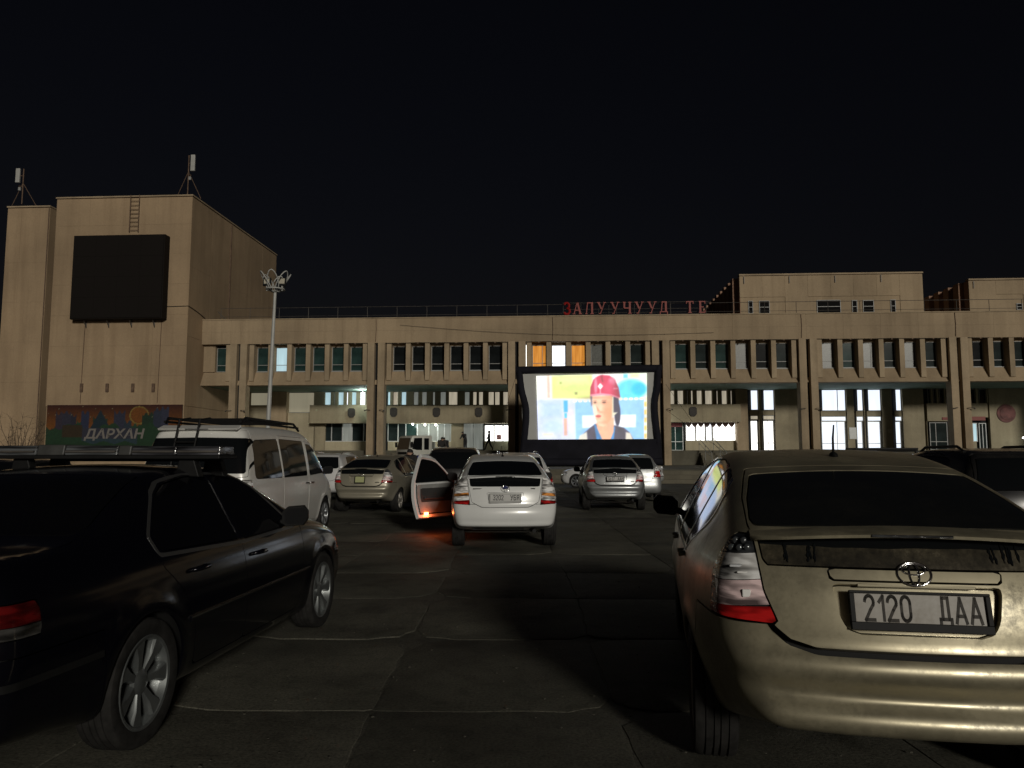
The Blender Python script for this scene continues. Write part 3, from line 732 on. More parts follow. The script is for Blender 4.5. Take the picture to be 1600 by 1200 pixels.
def van_spec():
    sp = dict(L=4.82, H=1.94, tyre=.33, arch=.36, axles=(.98, 3.88), wheel_x=.79, belt=1.12, bow_r=.10, bow_f=.42, k=.11, cab_taper=.03, crown=.02, axis_z=.85, ends=(.9, 3.7),
        profile=[(.12,.28),(.03,.34),(.0,.48),(.005,.66),(.03,.80),(.05,1.05),(.09,1.30),(.18,1.60),(.30,1.84),(.40,1.90),(.8,1.925),(1.8,1.94),(2.7,1.925),(3.05,1.87),(3.4,1.68),(3.9,1.30),(4.15,1.12),(4.45,1.0),(4.68,.88),(4.79,.70),(4.82,.5),(4.78,.33),(4.6,.22),(3.8,.18),(2.4,.17),(1.0,.18),(.4,.24)],
        section=[(0,.74),(.2,.82),(.35,.87),(.55,.897),(.8,.902),(1.0,.895),(1.12,.885),(1.3,.855),(1.6,.79),(1.85,.72),(1.95,.68),(2.3,.5)],
        plan=[(-.5,.93),(0,.96),(.5,.985),(1.0,1.0),(3.4,1.0),(4.0,.985),(4.5,.94),(4.9,.88),(5.3,.84)],
        tail_poly=[(.62,.80),(1.0,.80),(1.0,1.09),(.64,1.09)], tail_wrap=[(.7,.30),(1.2,.30)], tail_split=0, tail_segs=[(1.0,1.2,0,'lens_clear'),(.88,1.0,0,'lens_red'),(.7,.88,0,'lens_clear')],
        rear_glass=[(0,1.20),(.78,1.19),(.80,1.22),(.735,1.72),(0,1.745)], rear_glass_t=.6,
        hatch=[(0,.62),(.50,.62),(.60,.68),(.62,1.12),(.83,1.14),(.83,1.20),(.765,1.75),(.72,1.84),(0,1.87)], hatch_t=.5, hatch_bow=0, bumper_z=.66, bumper_t=.60,
        windscreen=[(0,3.0),(.62,3.02),(.66,3.15),(.80,3.95),(.6,4.15),(0,4.25)],
        side_glass=[('front_window',[(3.98,1.14),(3.40,1.555),(3.15,1.66),(2.92,1.675),(2.90,1.10)]),('rear_side_window',[(2.78,1.10),(2.78,1.72),(1.60,1.735),(1.58,1.095)]),('quarter_window',[(1.52,1.095),(1.54,1.735),(.62,1.70),(.50,1.62),(.42,1.14),(.46,1.10)])],
        doors=[('front_door',[(2.84,.28),(3.46,.28),(3.55,.60),(3.9,.80),(4.0,1.14),(3.42,1.59),(3.15,1.70),(2.84,1.72)]),('sliding_door',[(2.83,.28),(2.83,1.78),(1.56,1.79),(1.56,.60),(1.50,.28)])],
        handles=dict(front_door=(2.98,.97), sliding_door=(2.70,.97)), headlamp=[(4.1,.80),(4.9,.70),(4.9,.88),(4.3,1.02)], handle_mat='chrome',
        bonnet=[(0,4.2),(.65,4.1),(.76,4.1),(.70,4.45),(.6,4.62),(0,4.72)], front_bumper_z=.66, front_bumper_t=4.25, mirror=(3.70,1.13), mirror_mat='mirror_body', _led=LED, _handle=HANDLE, gap=.007)
    sp['_wheel'] = wheel_meshes(.33, .205, 7, .22)
    return sp
def hatch_spec(H=1.52, L=4.0, W=1.0):
    k = H/1.52; l = L/4.0
    def P(a): return [(t*l, z*k) for t, z in a]
    def S(a): return [(x*W, z*k) for x, z in a]
    sp = dict(L=L, H=H, tyre=.30, arch=.33, axles=(.70*l, 3.2*l), wheel_x=.73*W, belt=.97*k, bow_r=.12, bow_f=.38, k=.10, cab_taper=.08, crown=.03, axis_z=.66,
        profile=P([(.12,.28),(.03,.34),(.0,.46),(.005,.58),(.03,.68),(.05,.90),(.10,1.08),(.25,1.34),(.36,1.44),(.6,1.49),(1.2,1.52),(1.8,1.51),(2.2,1.45),(2.6,1.27),(3.0,1.05),(3.2,.98),(3.6,.88),(3.85,.75),(3.96,.6),(4.0,.45),(3.95,.3),(3.8,.21),(3.2,.17),(2.0,.17),(.8,.18),(.4,.25)]),
        section=[(z*k, w*W) for z, w in [(0,.70),(.2,.78),(.35,.83),(.55,.847),(.75,.84),(.9,.82),(1.0,.79),(1.2,.70),(1.4,.61),(1.52,.55),(1.8,.4)]],
        plan=[(-.5,.93),(0,.95),(.5*l,.98),(1.0*l,1.0),(2.8*l,1.0),(3.4*l,.98),(3.8*l,.93),(4.1*l,.88),(4.6*l,.84)],
        tail_poly=S([(.56,.78),(.95,.78),(.95,1.10),(.62,1.12)]), tail_wrap=[(.5,.26),(1.5,.30)], tail_split=0, tail_segs=[(.98*k,1.3,0,'lens_clear'),(.9*k,.98*k,0,'lens_red'),(.5,.9*k,0,'lens_red')],
        rear_glass=S([(0,1.05),(.56,1.04),(.58,1.08),(.50,1.40),(0,1.42)]), rear_glass_t=.6*l,
        hatch=S([(0,.64),(.40,.65),(.50,.70),(.54,.78),(.60,1.12),(.55,1.36),(.50,1.45),(0,1.47)]), hatch_t=.5*l, hatch_bow=0, bumper_z=.74*k, bumper_t=.42*l,
        windscreen=[(0,2.15*l),(.50*W,2.17*l),(.56*W,2.3*l),(.72*W,2.95*l),(.6*W,3.06*l),(0,3.14*l)],
        side_glass=[('front_window',P([(2.82,.975),(2.40,1.30),(2.22,1.38),(1.86,1.41),(1.86,.95)])),('rear_side_window',P([(1.79,.95),(1.79,1.415),(1.2,1.42),(.80,1.39),(.66,1.12),(.75,1.0),(.95,.95)]))],
        doors=[('front_door',P([(1.82,.28),(2.78,.28),(2.85,.5),(2.86,.97),(2.42,1.34),(2.22,1.42),(1.82,1.45)])),('rear_door',P([(1.82,.28),(1.82,1.45),(1.2,1.46),(.95,1.42),(.95,.95),(1.0,.75),(1.10,.5),(1.12,.28)]))],
        handles=dict(front_door=(1.98*l,.86*k), rear_door=(1.12*l,.87*k)), headlamp=P([(3.4,.72),(4.1,.60),(4.1,.74),(3.5,.92)]),
        bonnet=[(0,3.1*l),(.62*W,3.03*l),(.70*W,3.05*l),(.68*W,3.5*l),(.58*W,3.76*l),(0,3.86*l)], front_bumper_z=.60*k, front_bumper_t=3.5*l, mirror=(2.66*l,.99*k), mirror_mat='paint', _led=LED, _handle=HANDLE, gap=.008)
    sp['_wheel'] = wheel_meshes(.30, .19, 5, .20)
    return sp

# ------------------------------------------------------------------ setting materials
M['wall'] = wallmat('tan_concrete_cladding', (.41,.31,.198), .27, .12)
M['tower'] = wallmat('tan_render_tower', (.41,.295,.182), .27, .10)
M['column'] = wallmat('pale_concrete_column', (.42,.325,.212), .27, .4)
M['porch_wall'] = wallmat('porch_wall', (.36,.31,.21), .25, .4)
M['porch_beige'] = wallmat('porch_beige_wall', (.48,.42,.29), .2, .4)
M['soffit'] = wallmat('green_lit_soffit', (.22,.32,.27), .25, .3)  # green cast of the fluorescent light is put into the soffit colour
M['band'] = wallmat('balcony_band', (.34,.29,.195), .3, .3)
M['roof'] = plain('roof_felt', (.05,.05,.05), .9, var=.3)
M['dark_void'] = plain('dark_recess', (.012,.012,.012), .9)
M['frame'] = plain('pale_window_frame', (.30,.30,.29), .5, var=.2, vs=5)
M['frame_w'] = plain('white_window_frame', (.6,.62,.62), .45, var=.1, vs=5)
M['steel'] = plain('dark_steel', (.10,.09,.08), .6, .4, var=.3, vs=6)
M['rust'] = plain('rusty_pipe', (.14,.09,.06), .8, .1, var=.4, vs=4)
M['cable'] = plain('black_cable', (.012,.012,.012), .7)
M['pole_paint'] = plain('white_pole_paint', (.42,.42,.40), .45, var=.12, vs=2)
M['letter'] = plain('red_sign_letters', (.26,.05,.038), .6, var=.2, vs=2)
M['letter_red'] = plain('fresh_red_letter', (.30,.012,.010), .5)
M['board'] = plain('unlit_led_board', (.008,.006,.005), .8, 0, 0, .2, var=.3, vs=30)
M['sidewalk'] = wallmat('terrace_concrete', (.12,.11,.08), .35, .5)
M['step'] = wallmat('step_stone', (.14,.125,.09), .3, .6)
def panemat(name, c, s=0.0): 
    m = plain(name, c, .12, 0, 0, .12, .5, .8)
    return m
M['pane_dark'] = panemat('dark_window_glass', (.018,.026,.026)); M['pane_teal'] = panemat('teal_window_glass', (.022,.045,.042)); M['pane_black'] = panemat('black_window_glass', (.010,.012,.013))
M['pane_matte'] = plain('dull_black_glass', (.012,.012,.012), .9, 0, 0, 0.0)
M['pane_curtain'] = plain('curtained_window', (.07,.075,.065), .35, 0, 0, .5, .5, 6)
M['lit_white'] = emit('lit_white_window', (.92,.95,1.0), 1.7, .2, 2.5)
M['lit_hall'] = emit('lit_hall_window', (.82,.89,1.0), 1.35, .25, 1.6)
M['lit_cool'] = emit('lit_cool_window', (.55,.78,.85), .85, .35, 2.0)
M['lit_dim'] = emit('dim_lit_window', (.36,.38,.34), .5, .45, 3.0)
M['lit_beige'] = emit('lit_curtain_beige', (.75,.66,.50), .55, .3, 8.0)
M['lit_orange'] = emit('lit_orange_curtain', (1.0,.42,.07), .62, .5, 7.0, (.62,.20,.02))
M['lit_bright'] = emit('bright_window', (1.0,.98,.92), 2.6)
M['glow_beige'] = emit('glowing_beige_pane', (.60,.54,.38), .40, .3, .8)  # glow put into beige panes, standing in for the lit porch wall
M['bulb'] = emit('porch_bulb', (1.0,.98,.92), 14.0)
M['swag'] = plain('swag_curtain', (.20,.14,.14), .9)

# ------------------------------------------------------------------ pixel to place
CP, SP = math.cos(PITCH), math.sin(PITCH)
def ray(px, py):
    u = (px-800)/F_PX; v = (600-py)/F_PX
    return Vector((u, CP - SP*v, SP + CP*v))
TH = R(3.5)
BX = Vector((math.cos(TH), -math.sin(TH), 0)); BY = Vector((math.sin(TH), math.cos(TH), 0)); BO = Vector((0, 64, 0))
def fb(px, py, off):
    """point of the theatre's local frame (s, z) on the plane 'off' metres behind the parapet face"""
    d = ray(px, py); c = Vector((0, 0, CAM_H)) - BO
    k = (off - c.dot(BY))/d.dot(BY); p = c + d*k
    return p.dot(BX), p.z
def gp(px, py, y):
    """world x, z at distance y"""
    d = ray(px, py); k = y/d.y; return d.x*k, CAM_H + d.z*k

# ------------------------------------------------------------------ ground
def ground_material(name, c, patch=True):
    m, nt, b = nodes(name)
    g = nt.nodes.new('ShaderNodeNewGeometry')
    def pn(sc, det, rg=.6, st=(1,1,1)):
        mp = nt.nodes.new('ShaderNodeMapping'); mp.inputs['Scale'].default_value = st; nt.links.new(g.outputs['Position'], mp.inputs[0])
        n = nt.nodes.new('ShaderNodeTexNoise'); n.inputs['Scale'].default_value = sc; n.inputs['Detail'].default_value = det; n.inputs['Roughness'].default_value = rg
        nt.links.new(mp.outputs[0], n.inputs['Vector']); return n.outputs[0]
    a = ramp(nt, pn(.7, 6), [(.32, tuple(x*.48 for x in c)), (.66, tuple(x*1.25 for x in c))])
    f = ramp(nt, pn(55, 4, .7), [(.36, (.45,)*3), (.52, (1,)*3), (.72, (1.35,)*3)])
    s = ramp(nt, pn(6, 6, .7), [(.30, (.55,)*3), (.5, (1,)*3)])
    sp = ramp(nt, pn(120, 2, .5), [(.72, (1,)*3), (.78, (2.4,)*3)])
    c1 = mixc(nt, .8, mixc(nt, .85, a, f, 'MULTIPLY'), s, 'MULTIPLY'); oi = nt.nodes.new('ShaderNodeObjectInfo'); vr = ramp(nt, oi.outputs['Random'], [(0, (.80,)*3), (1, (1.15,)*3)])
    oil = ramp(nt, pn(1.1, 3, .5), [(.60, (1,)*3), (.70, (.45,)*3)])
    c2 = mixc(nt, 1.0, mixc(nt, .8, c1, sp, 'MULTIPLY'), vr, 'MULTIPLY'); nt.links.new(mixc(nt, .9, c2, oil, 'MULTIPLY'), b.inputs['Base Color'])
    b.inputs['Roughness'].default_value = .78; b.inputs['Specular IOR Level'].default_value = .3
    hb = mixc(nt, .5, pn(60, 5, .7), pn(7, 5, .6)); bump(nt, b, hb, .55, .012)
    return m
M['slab'] = ground_material('worn_slab', (.115,.11,.086)); M['joint'] = ground_material('joint_filler', (.06,.056,.044))
M['lot'] = ground_material('worn_asphalt', (.10,.095,.076))
me = pydata('ground', [(-400,-60,-.0045),(400,-60,-.0045),(400,600,-.0045),(-400,600,-.0045)], [(0,1,2,3)])
ground = tag(link('ground', me, M['lot']), 'worn dark paving of the square under the parked cars', 'ground', kind='structure')
# concrete slabs of the square: 1.45 x 1.75 m with broken corners
slab_w, slab_l = 1.42, 1.745
nx0, ny0 = -5, 0
hsh = lambda i, j, k: math.sin(i*12.9898 + j*78.233 + k*37.719)*43758.5453 % 1.0
def corner(i, j):   # shared grid node
    return (-.80 + slab_w*i + (hsh(i, j, 1)-.5)*.10, 1.05 + slab_l*j + (hsh(i, j, 2)-.5)*.08)
cnt = 0
for j in range(0, 20):
    for i in range(-7, 8):
        if cnt >= 296: break
        P = [corner(i, j), corner(i+1, j), corner(i+1, j+1), corner(i, j+1)]
        if P[0][1] < 0 or abs(P[0][0]) > .78*P[0][1]+3.2: continue
        out = []; cc = [(i, j), (i+1, j), (i+1, j+1), (i, j+1)]
        for q in range(4):
            a, b, c = Vector(P[q-1]), Vector(P[q]), Vector(P[(q+1) % 4])
            big = hsh(*cc[q], 5) > .45
            ch = (.16 + .22*hsh(*cc[q], 6)) if big else .03
            ea = (a-b).normalized(); ec = (c-b).normalized()
            pa = b + ea*ch*(.8+.5*hsh(i, j, q+20)); pc = b + ec*ch*(.8+.5*hsh(i, j, q+30))
            mid = b + (ea+ec)*ch*.36
            seg = [pa, (pa+mid)/2 + (b-mid)*-.06, mid, (pc+mid)/2 + (b-mid)*-.06, pc] if big else [pa, pc]
            out += seg
            # wavy side towards the next corner
            nxt = Vector(P[(q+1) % 4]); L = (nxt-b).length
            for w in (.3, .45, .6, .75):
                pass
        ctr = sum(out, Vector((0, 0)))/len(out)
        # resample the edges and jitter
        ring = []
        for q in range(len(out)):
            a, b = out[q], out[(q+1) % len(out)]; n = max(1, int((b-a).length/.16))
            for w in range(n):
                p = a.lerp(b, w/n); jx = (hsh(p.x*7, p.y*5, 3)-.5)*.022
                d = (ctr-p).normalized(); ring.append(p + d*(.006+jx))
        n = len(ring); h = .004*hsh(i, j, 9); tilt = ((hsh(i, j, 11)-.5)*.003, (hsh(i, j, 12)-.5)*.006)
        v = []; f = []
        for lev, (ins, zz) in enumerate(((0, -.03), (.0, -.007), (.006, -.002), (.02, 0))):
            for p in ring:
                d = (ctr-p).normalized(); w = p + d*ins - ctr
                v.append((w.x, w.y, zz + h + tilt[0]*w.x + tilt[1]*w.y if lev else -.03))
        for lev in range(3):
            for q in range(n): f.append((lev*n+q, lev*n+(q+1) % n, (lev+1)*n+(q+1) % n, (lev+1)*n+q))
        f.append(tuple(3*n+q for q in range(n)))
        o = link('slab', pydata('slab', v, f, 30), M['slab'], ground, (ctr.x, ctr.y, 0)); cnt += 1
# little stones and grit on the paving
gr = MB()
for k in range(420):
    y = 2.2 + 9*random.random()**1.6; x = random.uniform(-.62, .62)*y
    r = random.uniform(.003, .008); gr.ball((x, y, .012+r*.3), r, 5, 3, (random.uniform(.7,1.5), random.uniform(.7,1.5), .6))
tag(gr.obj('grit', plain('grit_stone', (.07,.065,.05), .9), None, smooth=None), 'small loose grit and pebbles scattered over the paving slabs', 'grit', kind='stuff')

# terrace in front of the theatre
terr = tag(empty('terrace', BO, -TH), 'low concrete terrace with steps in front of the theatre', 'terrace', kind='structure')
for k in range(3):
    box('step', M['step'], terr, -60, 60, -22+.45*k, -22+.45*(k+1), -.03, .22*(k+1), .01)
box('terrace_floor', M['sidewalk'], terr, -60, 60, -20.65, -4.0, -.03, .72)
box('terrace_floor', M['sidewalk'], terr, -60, 60, -4.0, 45, -.03, .718)

# ------------------------------------------------------------------ theatre building
th = tag(empty('theatre_building', BO, -TH), 'long tan concrete theatre with paired columns and a row of finned windows', 'building')
BAY = 11.92; SK = [.42 + BAY*(k-2) for k in range(7)]
S_L = fb(316, 520, 0)[0]; S_R = 52.0
Z_PT, Z_PB, Z_WT, Z_WB, Z_SB = 13.2, 11.05, 10.98, 8.70, 7.55
# parapet of cladding panels over a core
box('parapet_core', M['wall'], th, S_L+.02, S_R, .03, 1.2, Z_PB+.005, Z_PT-.02)
edges = [S_L]
for k, s in enumerate(SK):
    if s > S_L:
        n = 4; prev = edges[-1]
        for q in range(1, n+1): edges.append(prev + (s-prev)*q/n)
prev = edges[-1]
while prev < S_R-2: prev += BAY/4; edges.append(prev)
for a, b in zip(edges[:-1], edges[1:]):
    for z0, z1 in ((Z_PB, 12.1), (12.106, Z_PT-.06)):
        d = .004*random.random()
        box('cladding_panel', M['wall'], th, a+.004, b-.004, -.02-d, .03, z0, z1)
box('coping', M['column'], th, S_L-.03, S_R, -.08, 1.3, Z_PT-.058, Z_PT+.03)
box('roof_slab', M['roof'], th, S_L+.05, S_R, 1.3, 34, 12.5, 12.9)
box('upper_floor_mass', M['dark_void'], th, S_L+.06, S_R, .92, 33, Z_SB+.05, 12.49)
box('soffit', M['soffit'], th, S_L+.05, S_R, .35, 7.3, Z_SB-.05, Z_SB+.04)
# sloping spandrel below the windows
sp_poly = [(.80, Z_WB), (.62, Z_WB), (.18, Z_SB+.32), (.0, Z_SB+.02), (.0, Z_SB-.06), (.9, Z_SB-.06), (.9, Z_WB)]
for k in range(len(SK)):
    a = S_L if k == 0 else SK[k-1]+.02; b = SK[k]
    if b > a: MB().prism(sp_poly, 'x', a, b).obj('spandrel', M['wall'], th)
MB().prism(sp_poly, 'x', SK[-1]+.02, S_R).obj('spandrel', M['wall'], th)
MB().prism([(.80, Z_WB), (.62, Z_WB), (.18, Z_SB+.32), (-.02, Z_SB-.06), (.9, Z_SB-.06)], 'x', S_L-.25, S_L).obj('end_spandrel', M['wall'], th)

FIN = MB().prism([(.03, Z_PB), (.75, Z_PB), (.75, 7.95), (.30, 7.80), (.03, 7.86)], 'x', -.20, .20).mesh('fin', None, .015)
def frame_mesh(w, h, bars, tr=.05, dep=.09):
    m = MB(); m.box(-w/2, w/2, 0, dep, -h/2, -h/2+tr); m.box(-w/2, w/2, 0, dep, h/2-tr, h/2); m.box(-w/2, -w/2+tr, 0, dep, -h/2+tr, h/2-tr); m.box(w/2-tr, w/2, 0, dep, -h/2+tr, h/2-tr)
    for kind, p in bars:
        if kind == 'h': m.box(-w/2+tr, w/2-tr, .01, dep-.01, -h/2+h*p-tr/2, -h/2+h*p+tr/2)
        else: m.box(-w/2+w*p-tr/2, -w/2+w*p+tr/2, .012, dep-.012, -h/2+tr, h/2-tr)
    return m.mesh('window')
FC = {}
def window(parent, s0, s1, z0, z1, off, pane, bars=(), fm='frame', tr=.05):
    w, h = round(s1-s0, 2), round(z1-z0, 2); key = (w, h, tuple(bars), tr)
    if key not in FC: FC[key] = frame_mesh(w, h, bars, tr)
    o = link('window', FC[key], M[fm], parent, ((s0+s1)/2, off, (z0+z1)/2))
    xs = sorted([0] + [p for k_, p in bars if k_ == 'v'] + [1]); zs = sorted([0] + [p for k_, p in bars if k_ == 'h'] + [1])
    for a, b in zip(xs[:-1], xs[1:]):
        for c, d in zip(zs[:-1], zs[1:]):
            x0, x1 = -w/2 + w*a + tr/2, -w/2 + w*b - tr/2; y0, y1 = -h/2 + h*c + tr/2, -h/2 + h*d - tr/2
            dk = (round(x1-x0, 3), .02, round(y1-y0, 3), 0.0)
            if dk not in BOXC: BOXC[dk] = MB().box(-dk[0]/2, dk[0]/2, -.01, .01, -dk[2]/2, dk[2]/2).mesh('pane')
            po = link('pane', BOXC[dk], M[pane], o, ((x0+x1)/2, .05, (y0+y1)/2))
    return o
def fin_at(s):
    link('fin', FIN, M['column'], th, (s, 0, 0))
    box('pier', M['wall'], th, s-.225, s+.225, .70, .92, Z_WB, Z_PB)
    MB_BR = box('fin_bracket', M['rust'], th, s-.06+.82, s+.06+.82, -.10, .05, Z_PB-.10, Z_PB-.02)
PITCHW = (BAY-2.06)/6
lit = {(0,0): 'pane_teal', (0,1): 'lit_cool', (2,0): 'lit_orange', (2,1): 'lit_white', (2,2): 'lit_orange', (3,1): 'pane_dark'}
for k in range(0, 6):
    c0 = SK[k]
    for q in range(7): fin_at(c0 + 1.03 + PITCHW*q)
    for q in range(6):
        a = c0 + 1.03 + PITCHW*q
        pm = lit.get((k, q)) or ('pane_teal' if k == 0 else ('pane_black' if k in (1,) else random.choice(['pane_dark', 'pane_dark', 'pane_teal', 'pane_black', 'pane_curtain'])))
        window(th, a+.235, a+PITCHW-.235, Z_WB+.03, Z_WT-.15, .74, pm, (('h', .27),) + ((('v', .72),) if hsh(k, q, 3) > .8 else ()), 'frame')
        box('lintel', M['wall'], th, a+.227, a+PITCHW-.227, .70, .92, Z_WT-.145, Z_PB-.002)
        box('sill', M['frame'], th, a+.227, a+PITCHW-.227, .58, .90, Z_WB-.03, Z_WB+.028)
    for sgn, base in ((1, c0), (-1, c0+BAY)):
        s0 = base + sgn*.66; box('narrow_pane', M['pane_black' if not (k == 2 and sgn > 0) else 'lit_bright'], th, s0-.10, s0+.10, .78, .90, Z_WB+.05, Z_WT-.1)
# bay left of the first pair
fin_at(SK[0]-1.03); window(th, SK[0]-1.03-1.30, SK[0]-1.03-.35, Z_WB+.03, Z_WT-.15, .74, 'pane_teal', (('h', .27),))
box('pier', M['wall'], th, S_L-.0, SK[0]-2.36, .45, .9, Z_WB, Z_PB-.002)
# paired columns
for k, s in enumerate(SK):
    if s > 50: continue
    for d in (-.44, .44):
        o = box('column', M['column'], th, s+d-.29, s+d+.29, -.30, .62, .72, Z_PB-.004, .015)
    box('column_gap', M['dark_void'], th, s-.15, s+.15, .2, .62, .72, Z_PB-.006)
    z = 5.3
    for d in (-1, 1): lp = MB(); lp.tube([(s+d*.44, -.30, z), (s+d*.44, -.55, z+.02), (s+d*.62, -.62, z+.02), (s+d*.80, -.62, z-.02)], .025, 6); lp.ball((s+d*.80, -.62, z-.05), .07, 8, 5); lp.obj('column_lamp_bracket', M['steel'], th, smooth=40)
# downpipes, cables along the parapet edge
for s in (SK[1]-.1, SK[2]+3.0, SK[4]-.4, SK[5]-.05):
    MB().tube([(s, -.06, Z_PT-.1), (s+.03, -.06, 12.2), (s-.02, -.06, Z_PB+.1)], .025, 6).obj('downpipe', M['rust'], th, smooth=40)
pts = [(S_L+1+1.5*i, -.07, Z_PB-.03+.03*math.sin(i*1.7)) for i in range(44)]
MB().tube(pts, .018, 5).obj('cable_run', M['cable'], th, smooth=40)
pts = [(SK[1]+2+BAY*2.2*i/20, -.12, 12.55-.9*(i/20)+-.5*math.sin(math.pi*i/20)) for i in range(21)]
MB().tube(pts, .012, 5).obj('slack_cable', M['cable'], th, smooth=40)
# roof railing: posts and rails, each run a part
zt = Z_PT + 1.15
for a, b in ((S_L+1.2, S_R),):
    for zz, r in ((zt, .022), (Z_PT+.40, .016)): MB().tube([(a, .9, zz), (b, .9, zz)], r, 6).obj('railing_rail', M['steel'], th)
    s = a; pm = MB().tube([(0, 0, 0), (0, 0, 1.13)], .022, 6).mesh('railing_post')
    while s < b: link('railing_post', pm, M['steel'], th, (s, .9, Z_PT+.02)); s += 2.6
MB().tube([(S_L+.9, .9, Z_PT+.9), (S_L+1.7, .9, Z_PT+.1)], .03, 6).obj('railing_brace', M['steel'], th)

# ------------------------------------------------------------------ porch below the overhang (7 m deep)
OFF = 7.0
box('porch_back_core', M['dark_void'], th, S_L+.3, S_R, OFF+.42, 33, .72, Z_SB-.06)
ZP = 1.95
box('porch_platform', M['sidewalk'], th, S_L+.5, S_R, 1.2, OFF+.5, .722, ZP)
for k in range(5): box('porch_step', M['step'], th, SK[1]+1.2, SK[2]-1.2, -.3+.3*k, 0.0+.3*k, .722, .722+.205*(k+1), .01)
for k in range(5): box('porch_step', M['step'], th, fb(1098,700,0)[0], fb(1132,700,0)[0], -.3+.3*k, 0.0+.3*k, .722, .722+.205*(k+1), .01)
def wallpx(px0, px1, py0, py1, mat='porch_wall', off0=OFF, off1=OFF+.42, name='porch_wall'):
    s0, zt_ = fb(px0, py0, off0); s1, zb_ = fb(px1, py1, off0)
    return box(name, M[mat], th, s0, s1, off0, off1, max(.73, zb_), min(zt_, Z_SB-.055))
def winpx(px0, px1, py0, py1, pane, bars=(), fm='frame', off=OFF+.18, tr=.06):
    s0, zt_ = fb(px0, py0, off); s1, zb_ = fb(px1, py1, off)
    return window(th, s0, s1, zb_, min(zt_, Z_SB-.06), off, pane, bars, fm, tr)
def bulbpx(px, py, off, r=.09, power=0):
    s, z = fb(px, py, off); o = MB().ball((0, 0, 0), r, 10, 6).obj('porch_lamp', M['bulb'], th, (s, off, z), smooth=0)
    if power:
        ld = bpy.data.lights.new('porch_lamp_light', 'POINT'); ld.energy = power; ld.color = (.86, 1.0, .92); ld.shadow_soft_size = .15
        lo = bpy.data.objects.new('porch_lamp_light', ld); COL.objects.link(lo); lo.parent = o; lo.location = (0, -.28, -.12)
# bay 0-1 (left of the first wide columns)
wallpx(318, 388, 607, 725, 'porch_wall'); winpx(388, 420, 609, 634, 'glow_beige', (), 'frame'); wallpx(388, 420, 634, 640, 'porch_beige'); wallpx(388, 420, 640, 725, 'porch_wall', OFF-.02)
wallpx(420, 445, 607, 725, 'column', OFF-.5); winpx(445, 491, 609, 645, 'glow_beige', (), 'frame'); wallpx(445, 491, 645, 725, 'porch_beige'); wallpx(491, 507, 607, 634, 'porch_wall')
box('service_door', M['frame'], th, *sorted((fb(333, 650, 6.5)[0], fb(358, 650, 6.5)[0])), 6.5, 6.9, 1.96, 4.3)
def slots(pxs, py0, py1, walls='porch_wall'):
    """row of narrow windows with piers between: pxs list of (x0, x1, pane)"""
    for i, (a, b, pm) in enumerate(pxs):
        winpx(a, b, py0, py1, pm, (), 'frame', OFF+.22, .04)
        nxt = pxs[i+1][0] if i+1 < len(pxs) else b+3
        if nxt-b > .8: wallpx(b, nxt, py0-6, py1, walls, OFF, OFF+.42, 'slot_pier')
slots([(507,517,'lit_cool'),(521,523,'lit_cool'),(528,537,'lit_cool'),(541,544,'lit_white'),(549,557,'lit_cool'),(562,571,'lit_white'),(574,578,'lit_white')], 612, 633)
slots([(606,610,'lit_cool'),(614,622,'lit_beige'),(627,635,'lit_cool'),(646,654,'lit_dim'),(659,667,'lit_dim'),(676,680,'lit_dim'),(688,697,'lit_dim'),(701,715,'lit_beige'),(726,734,'lit_dim'),(739,745,'lit_beige'),(748,755,'lit_beige'),(763,772,'lit_beige'),(773,781,'lit_beige'),(786,794,'lit_beige')], 612, 633)
slots([(1040,1054,'lit_beige'),(1058,1068,'lit_beige'),(1073,1075,'lit_beige'),(1079,1083,'lit_beige'),(1088,1097,'lit_beige'),(1101,1113,'lit_beige'),(1119,1122,'lit_beige'),(1127,1136,'lit_beige'),(1141,1144,'lit_beige'),(1148,1151,'lit_dim')], 610, 632)
def band(px0, px1, py0, py1, off0=OFF-1.1):
    s0, zt_ = fb(px0, py0, off0); s1, zb_ = fb(px1, py1, off0)
    n = max(1, int((s1-s0)/3)); 
    for q in range(n): box('balcony_panel', M['band'], th, s0+(s1-s0)*q/n+.004, s0+(s1-s0)*(q+1)/n-.004, off0, off0+.25, zb_, zt_)
    box('balcony_floor', M['band'], th, s0, s1, off0+.25, OFF+.4, zb_, zb_+.25)
band(484, 578, 633, 661); band(604, 796, 634, 661); band(1037, 1158, 632, 659); band(808, 1020, 634, 661)
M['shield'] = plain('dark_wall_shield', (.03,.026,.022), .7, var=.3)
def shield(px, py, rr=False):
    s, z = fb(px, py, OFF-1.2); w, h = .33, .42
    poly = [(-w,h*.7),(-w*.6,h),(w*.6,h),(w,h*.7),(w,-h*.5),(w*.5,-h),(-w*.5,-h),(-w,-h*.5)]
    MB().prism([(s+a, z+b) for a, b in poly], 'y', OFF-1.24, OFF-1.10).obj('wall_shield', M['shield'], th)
for px, py in ((549,645),(615,644),(682,644),(748,644),(1083,643)): shield(px, py)
